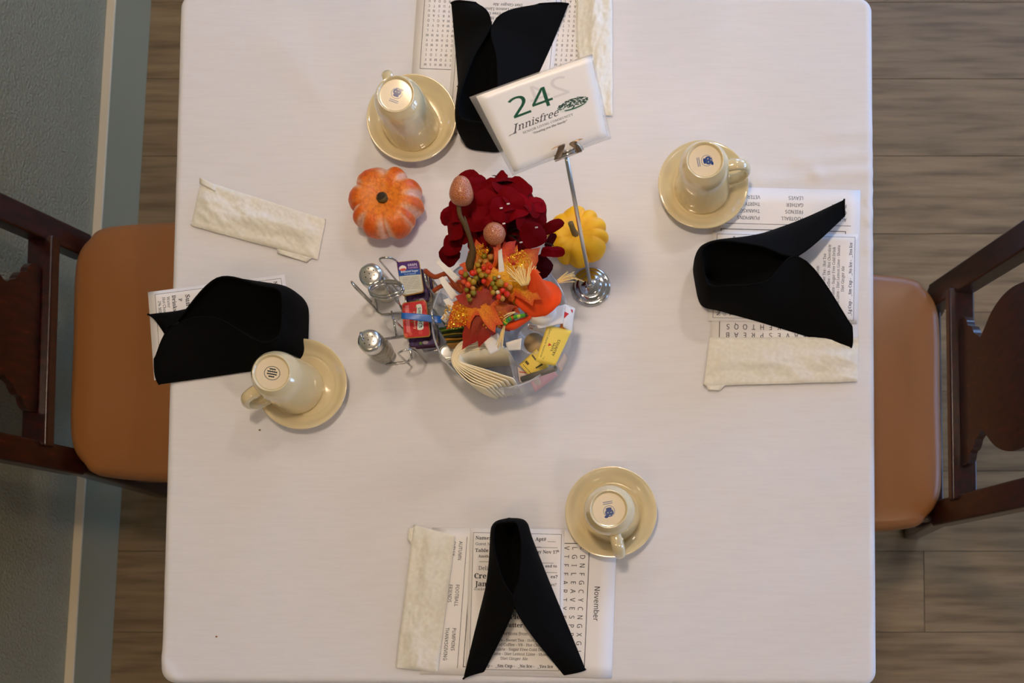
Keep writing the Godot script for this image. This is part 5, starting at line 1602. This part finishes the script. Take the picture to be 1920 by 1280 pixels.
func maple_leaves() -> void:
	var t := thing("maple_leaf_spray", "spray of orange and gold glittered artificial maple leaves in the caddy", "leaves", Vector3(-0.0234, 0.7540, -0.0389))
	var glit := mat(Color.WHITE, 0.38)
	glit.vertex_color_use_as_albedo = true
	glit.albedo_texture = noise_tex(95, 0.09, 256, 3, ramp([[0.0, Color(0.72, 0.55, 0.45)], [0.45, Color(0.95, 0.88, 0.8)], [0.75, Color(1, 1, 0.9)], [1.0, Color(1, 1, 1)]]))
	triplanar(glit, Vector3(14, 14, 14))
	relief(glit, noise_tex(96, 0.4, 256, 2), 0.10)
	glit.backlight_enabled = true
	glit.backlight = Color(0.35, 0.18, 0.05)
	# base, tip, width scale, sideways tilt, fold, edge colour, middle colour
	var A := Color(0.87, 0.30, 0.06)
	var G := Color(0.93, 0.58, 0.08)
	var R := Color(0.70, 0.12, 0.04)
	var Y := Color(0.97, 0.74, 0.12)
	var D := Color(0.62, 0.20, 0.04)
	var list := [
		[Vector3(-0.0157, 0.8900, -0.0546), Vector3(-0.0249, 0.9000, -0.0981), 0.62, 0.25, 0.25, A, G],
		[Vector3(-0.0093, 0.8850, -0.0418), Vector3(0.0150, 0.9220, -0.0989), 0.16, 0.9, 0.3, A, Color(0.93, 0.42, 0.06)],
		[Vector3(0.0045, 0.9000, -0.0699), Vector3(0.0289, 0.9080, -0.0929), 0.62, 0.1, 0.2, R, A],
		[Vector3(0.0070, 0.8880, -0.0350), Vector3(0.0585, 0.9020, -0.0879), 0.66, -0.15, 0.2, A, Y],
		[Vector3(0.0059, 0.8900, -0.0307), Vector3(0.0308, 0.9060, -0.0879), 0.5, 0.25, 0.2, A, Y],
		[Vector3(-0.0105, 0.8900, -0.0343), Vector3(0.0148, 0.9020, -0.0591), 0.55, 0.1, 0.3, Color(0.90, 0.34, 0.05), A],
		[Vector3(-0.0120, 0.8820, -0.0333), Vector3(-0.0720, 0.8780, 0.0143), 0.70, 0.35, 0.35, A, G],
		[Vector3(-0.0004, 0.8860, -0.0269), Vector3(-0.0478, 0.8720, 0.0455), 0.46, -0.45, 0.5, R, D],
		[Vector3(-0.0047, 0.8820, -0.0224), Vector3(-0.0262, 0.8680, 0.0408), 0.50, -0.3, 0.45, R, D],
		[Vector3(-0.0187, 0.8840, -0.0254), Vector3(0.0259, 0.8780, 0.0143), 0.62, 0.15, 0.3, D, Color(0.80, 0.40, 0.06)],
		[Vector3(0.0089, 0.8780, -0.0346), Vector3(0.0488, 0.8800, -0.0340), 0.6, 0.2, 0.3, Color(0.80, 0.42, 0.05), Y],
		[Vector3(0.0013, 0.8760, -0.0389), Vector3(-0.0203, 0.8740, 0.0044), 0.8, 0.0, 0.3, A, Color(0.80, 0.36, 0.06)],
		[Vector3(-0.0365, 0.8680, -0.0563), Vector3(-0.0497, 0.8700, -0.0372), 0.7, 0.2, 0.3, R, R],
	]
	var wood := mat(Color(0.40, 0.22, 0.08), 0.8)
	var n := 0
	for a in list:
		var b: Vector3 = a[0]
		var tip: Vector3 = a[1]
		var L := b.distance_to(tip)
		var dir := (tip - b) / L
		var side := dir.cross(Vector3.UP).normalized()
		var nrm := side.cross(dir).normalized()
		side = side.rotated(dir, a[3])
		nrm = nrm.rotated(dir, a[3])
		var ol := maple_outline()
		var m := ol.size()
		var rings := 5
		var hub := Vector2(0, 0.3)
		var edge: Color = a[5]
		var core: Color = a[6]
		var nz := FastNoiseLite.new()
		nz.seed = 100 + n
		nz.frequency = 2.5
		var mesh := grid(m, rings, func(u, v):
			var p: Vector2 = ol[(m - int(round(u * m))) % m]
			p = hub + (p - hub) * (1 - v)
			var y: float = -absf(p.x) * a[4] * 0.8 + 0.10 * sin(p.y * 3.0) - 0.16 * p.y * p.y + 0.06 * nz.get_noise_2d(p.x, p.y)
			return b + dir * (p.y * L) + side * (p.x * L * a[2] / 0.62) + nrm * (y * L * 0.7), func(u, v):
			var s := clampf(v * 2.1 + 0.5 * nz.get_noise_2d(cos(TAU * u) * 0.9, sin(TAU * u) * 0.9 + v), 0.0, 1.0)
			return edge.lerp(core, s).srgb_to_linear())
		world_obj("maple_leaf", mesh, glit, t)
		world_obj("leaf_stem", tube(smooth([b.lerp(tip, 0.25), b, b.lerp(Vector3(-0.0135, 0.8100, -0.0221), 0.4)], 3), 0.0009, 6), wood, t)
		n += 1
	world_obj("main_stem", tube(smooth([Vector3(-0.0060, 0.8750, -0.0283), Vector3(-0.0152, 0.8100, -0.0360), Vector3(-0.0234, 0.7540, -0.0389)], 4), 0.0026, 8), wood, t)
	# gold glitter sprinkled on three of the leaves: raised grains too small to pick apart
	var grain := rbox(Vector3(0.0014, 0.0009, 0.0014), 0.0002, 1)
	var r := RandomNumberGenerator.new()
	r.seed = 77
	var places := []
	for s in [[Vector3(-0.0551, 0.8870, 0.0024), 0.018, 190], [Vector3(0.0318, 0.9020, -0.0663), 0.016, 190], [Vector3(-0.0166, 0.9020, -0.0822), 0.009, 60], [Vector3(-0.0043, 0.8830, 0.0034), 0.018, 90]]:
		for k in s[2]:
			var q := sqrt(r.randf()) * s[1] as float
			var an := r.randf() * TAU
			places.append(Transform3D(Basis(Vector3(r.randf(), r.randf(), r.randf()).normalized(), r.randf() * TAU), s[0] + Vector3(cos(an) * q, (r.randf() - 0.5) * 0.003, sin(an) * q)))
	var all := []
	for p in places:
		all.append([grain, p])
	var gold := mat(Color(1.0, 0.78, 0.18), 0.2, 0.55)
	var gl := world_obj("glitter", join(all), gold, t)
	gl.set_meta("kind", "stuff")

func berries() -> void:
	var t := thing("berry_spray", "spray of small glossy red and olive yellow berries over the orange leaves", "berries", Vector3(-0.0313, 0.7540, -0.0389))
	var olive := mat(Color(0.66, 0.52, 0.12), 0.3)
	var moss := mat(Color(0.52, 0.48, 0.12), 0.3)
	var red := mat(Color(0.80, 0.16, 0.07), 0.28)
	var coral := mat(Color(0.86, 0.32, 0.16), 0.3)
	var tan_ := mat(Color(0.74, 0.52, 0.24), 0.3)
	var pale := mat(Color(0.85, 0.78, 0.66), 0.4)
	var ball := blob(Vector3(0.0041, 0.0041, 0.0041), 14, 10, 0.04, 1)
	var groups := [
		[olive, [Vector3(-0.0202, 0.9020, -0.0536), Vector3(-0.0170, 0.9020, -0.0477), Vector3(-0.0328, 0.9020, -0.0418), Vector3(-0.0278, 0.9020, -0.0387), Vector3(-0.0342, 0.9020, -0.0194), Vector3(0.0075, 0.9020, -0.0371), Vector3(-0.0017, 0.9020, -0.0245), Vector3(-0.0222, 0.9020, -0.0615)]],
		[moss, [Vector3(-0.0147, 0.8970, -0.0751), Vector3(-0.0121, 0.8970, -0.0494), Vector3(-0.0253, 0.8970, -0.0451), Vector3(-0.0376, 0.8970, -0.0297), Vector3(-0.0286, 0.8970, -0.0258), Vector3(-0.0336, 0.8970, -0.0171), Vector3(-0.0027, 0.8970, -0.0380), Vector3(0.0008, 0.8970, -0.0321), Vector3(-0.0004, 0.8970, -0.0451), Vector3(-0.0394, 0.8970, -0.0502)]],
		[red, [Vector3(-0.0144, 0.9020, -0.0571), Vector3(-0.0291, 0.9020, -0.0505), Vector3(-0.0142, 0.9020, -0.0394), Vector3(0.0110, 0.9020, -0.0269), Vector3(0.0061, 0.9020, -0.0182), Vector3(-0.0059, 0.9020, -0.0579), Vector3(0.0169, 0.9020, -0.0222)]],
		[coral, [Vector3(-0.0406, 0.9000, -0.0393), Vector3(-0.0351, 0.9000, -0.0358), Vector3(0.0157, 0.9000, -0.0354), Vector3(-0.0446, 0.9000, -0.0519), Vector3(-0.0085, 0.9000, -0.0535), Vector3(-0.0264, 0.9000, -0.0519)]],
		[tan_, [Vector3(-0.0052, 0.9000, -0.0732), Vector3(-0.0199, 0.9000, -0.0677), Vector3(-0.0117, 0.9000, -0.0665), Vector3(-0.0285, 0.9000, -0.0307), Vector3(0.0203, 0.9000, -0.0323), Vector3(0.0104, 0.9000, -0.0173)]],
		[pale, [Vector3(0.0061, 0.9010, -0.0461), Vector3(0.0047, 0.9010, -0.0249)]]]
	var wire := mat(Color(0.30, 0.24, 0.08), 0.7)
	var hub := Vector3(-0.0254, 0.8680, -0.0379)
	var hub2 := Vector3(-0.0073, 0.8680, -0.0379)
	var n := 0
	for g in groups:
		for p in g[1]:
			var o := obj("berry", ball, g[0], t, p - t.position)
			o.scale = Vector3.ONE * (0.92 + 0.12 * sin(n * 2.7) + (0.3 if n == 5 else 0.0) - (0.3 if g[0] == pale else 0.0))
			n += 1
			var h: Vector3 = hub if p.x < hub2.x - 0.004 else hub2
			world_obj("stalk", tube([p, (p as Vector3).lerp(h, 0.5) + Vector3(0, -0.008, 0), h], 0.0006, 5), wire, t)
	world_obj("stem", tube(smooth([hub, Vector3(-0.0237, 0.8300, -0.0351), Vector3(-0.0313, 0.7540, -0.0389)], 4), 0.0018, 6), wire, t)
	world_obj("stem", tube(smooth([hub2, Vector3(-0.0192, 0.8300, -0.0351), Vector3(-0.0313, 0.7540, -0.0389)], 4), 0.0018, 6), wire, t)

func raffia(t: Node3D, from: Vector3, to: Vector3, spread: float, count: int, seed_: int, m: Material) -> void:
	var r := RandomNumberGenerator.new()
	r.seed = seed_
	var list := []
	var dir := (to - from).normalized()
	var side := dir.cross(Vector3.UP).normalized()
	for k in count:
		var s := (k + 0.5) / count * 2 - 1 + (r.randf() - 0.5) * 0.3
		var tip := to + side * spread * s + dir * (r.randf() - 0.5) * 0.012 + Vector3(0, (r.randf() - 0.4) * 0.008, 0)
		var base := from + side * spread * 0.22 * s
		list.append(tube(smooth([base, base.lerp(tip, 0.55) + Vector3(0, 0.003 * r.randf(), 0) + side * 0.002 * (r.randf() - 0.5), tip], 3), 0.0009, 5, false, 0.5))
	var o := world_obj("raffia_hair", join(list), m, t)
	o.set_meta("kind", "stuff")

func scarecrow() -> void:
	var t := thing("scarecrow_pick", "small scarecrow pick seen from above: orange felt hat, straw hair, patterned scarf", "scarecrow", Vector3(0.0122, 0.7540, -0.0309))
	var straw := mat(Color(0.97, 0.87, 0.62), 0.8)
	var nz := FastNoiseLite.new()
	nz.seed = 6
	nz.frequency = 0.8
	var c := Vector3(0.0551, 0.8780, -0.0266)
	var apex := Vector3(0.0551, 0.9220, -0.0478)
	# the hat: a wavy brim running up into a leaning cone
	var ring := [[1.0, -0.0012], [1.0, 0.0004], [0.85, 0.001], [0.66, 0.002], [0.56, 0.004], [0.50, 0.009], [0.42, 0.016], [0.33, 0.025], [0.22, 0.035], [0.10, 0.044], [0.0, 0.047]]
	world_obj("felt_hat", grid(48, ring.size() - 1, func(u, v):
		var a = TAU * (0.0 if u > 0.9999 else u)
		var k: Array = ring[int(round(v * (ring.size() - 1)))]
		var rx := 0.0325
		var rz := 0.0255
		var w := 1.0 + 0.10 * nz.get_noise_2d(cos(a) * 1.5, sin(a) * 1.5)
		var lift: float = (0.006 * sin(a * 2.0 + 0.8) + 0.003 * sin(a * 3.0)) * smoothstep(0.5, 1.0, k[0])
		var s: float = clampf((k[1] - 0.002) / 0.045, 0.0, 1.0)
		var mid := c.lerp(Vector3(apex.x, c.y, apex.z), s)
		return mid + Vector3(cos(a) * rx * k[0] * w, k[1] + lift, sin(a) * rz * k[0] * w)), M.felt, t)
	var head := world_obj("cloth_head", blob(Vector3(0.021, 0.018, 0.019), 20, 12, 0.1, 3), mat(Color(0.96, 0.94, 0.91), 0.9), t)
	head.position = Vector3(0.0560, 0.8560, -0.0128) - t.position
	# collar and scarf below the head
	world_obj("felt_collar", tube(smooth([Vector3(0.0040, 0.8680, 0.0078), Vector3(0.0174, 0.8700, 0.0120), Vector3(0.0304, 0.8700, 0.0061), Vector3(0.0445, 0.8680, -0.0018)], 4), [0.002, 0.005, 0.0068, 0.0078, 0.0082, 0.0082, 0.008, 0.0076, 0.007, 0.0062, 0.0052, 0.004, 0.002], 10, false, 0.6), M.felt, t)
	var im := canvas(128, 32, Color(0.30, 0.62, 0.12))
	for k in 6:
		im.fill_rect(Rect2i(k * 22, 0, 9, 32), [Color(0.12, 0.20, 0.42), Color(0.85, 0.75, 0.2), Color(0.2, 0.5, 0.5), Color(0.80, 0.35, 0.1), Color(0.75, 0.8, 0.3), Color(0.3, 0.2, 0.1)][k])
	var sc := printed(im, 0.9)
	sc.uv1_scale = Vector3(1, 1, 1)
	var band := tube(smooth([Vector3(0.0103, 0.8800, 0.0112), Vector3(0.0165, 0.8830, 0.0063), Vector3(0.0253, 0.8840, 0.0030), Vector3(0.0404, 0.8800, -0.0011)], 5), 0.0042, 10, false, 0.6)
	var ar := band.surface_get_arrays(0)
	var uv: PackedVector2Array = ar[Mesh.ARRAY_TEX_UV]
	for i in uv.size():
		uv[i] = Vector2(uv[i].y * 0.98 + 0.01, uv[i].x * 0.98 + 0.01)
	ar[Mesh.ARRAY_TEX_UV] = uv
	var band2 := ArrayMesh.new()
	band2.add_surface_from_arrays(Mesh.PRIMITIVE_TRIANGLES, ar)
	world_obj("patterned_scarf", band2, sc, t)
	raffia(t, Vector3(0.0416, 0.9100, -0.0313), Vector3(0.0373, 0.9150, -0.0531), 0.019, 36, 3, straw)
	raffia(t, Vector3(0.0374, 0.9100, -0.0349), Vector3(0.0247, 0.9100, -0.0392), 0.004, 6, 5, straw)
	raffia(t, Vector3(0.0807, 0.8760, -0.0477), Vector3(0.1000, 0.8740, -0.0565), 0.0085, 14, 4, straw)
	raffia(t, Vector3(0.0986, 0.8740, -0.0543), Vector3(0.1129, 0.8720, -0.0498), 0.002, 3, 8, straw)
	raffia(t, Vector3(0.0100, 0.8780, 0.0128), Vector3(0.0035, 0.8720, 0.0404), 0.005, 12, 6, straw)
	raffia(t, Vector3(0.0246, 0.8800, -0.0048), Vector3(0.0099, 0.8820, 0.0031), 0.004, 7, 7, straw)
	world_obj("stick", tube([Vector3(0.0553, 0.8500, -0.0146), Vector3(0.0268, 0.8000, -0.0189), Vector3(0.0122, 0.7540, -0.0309)], 0.0018, 6), mat(Color(0.75, 0.6, 0.4), 0.8), t)
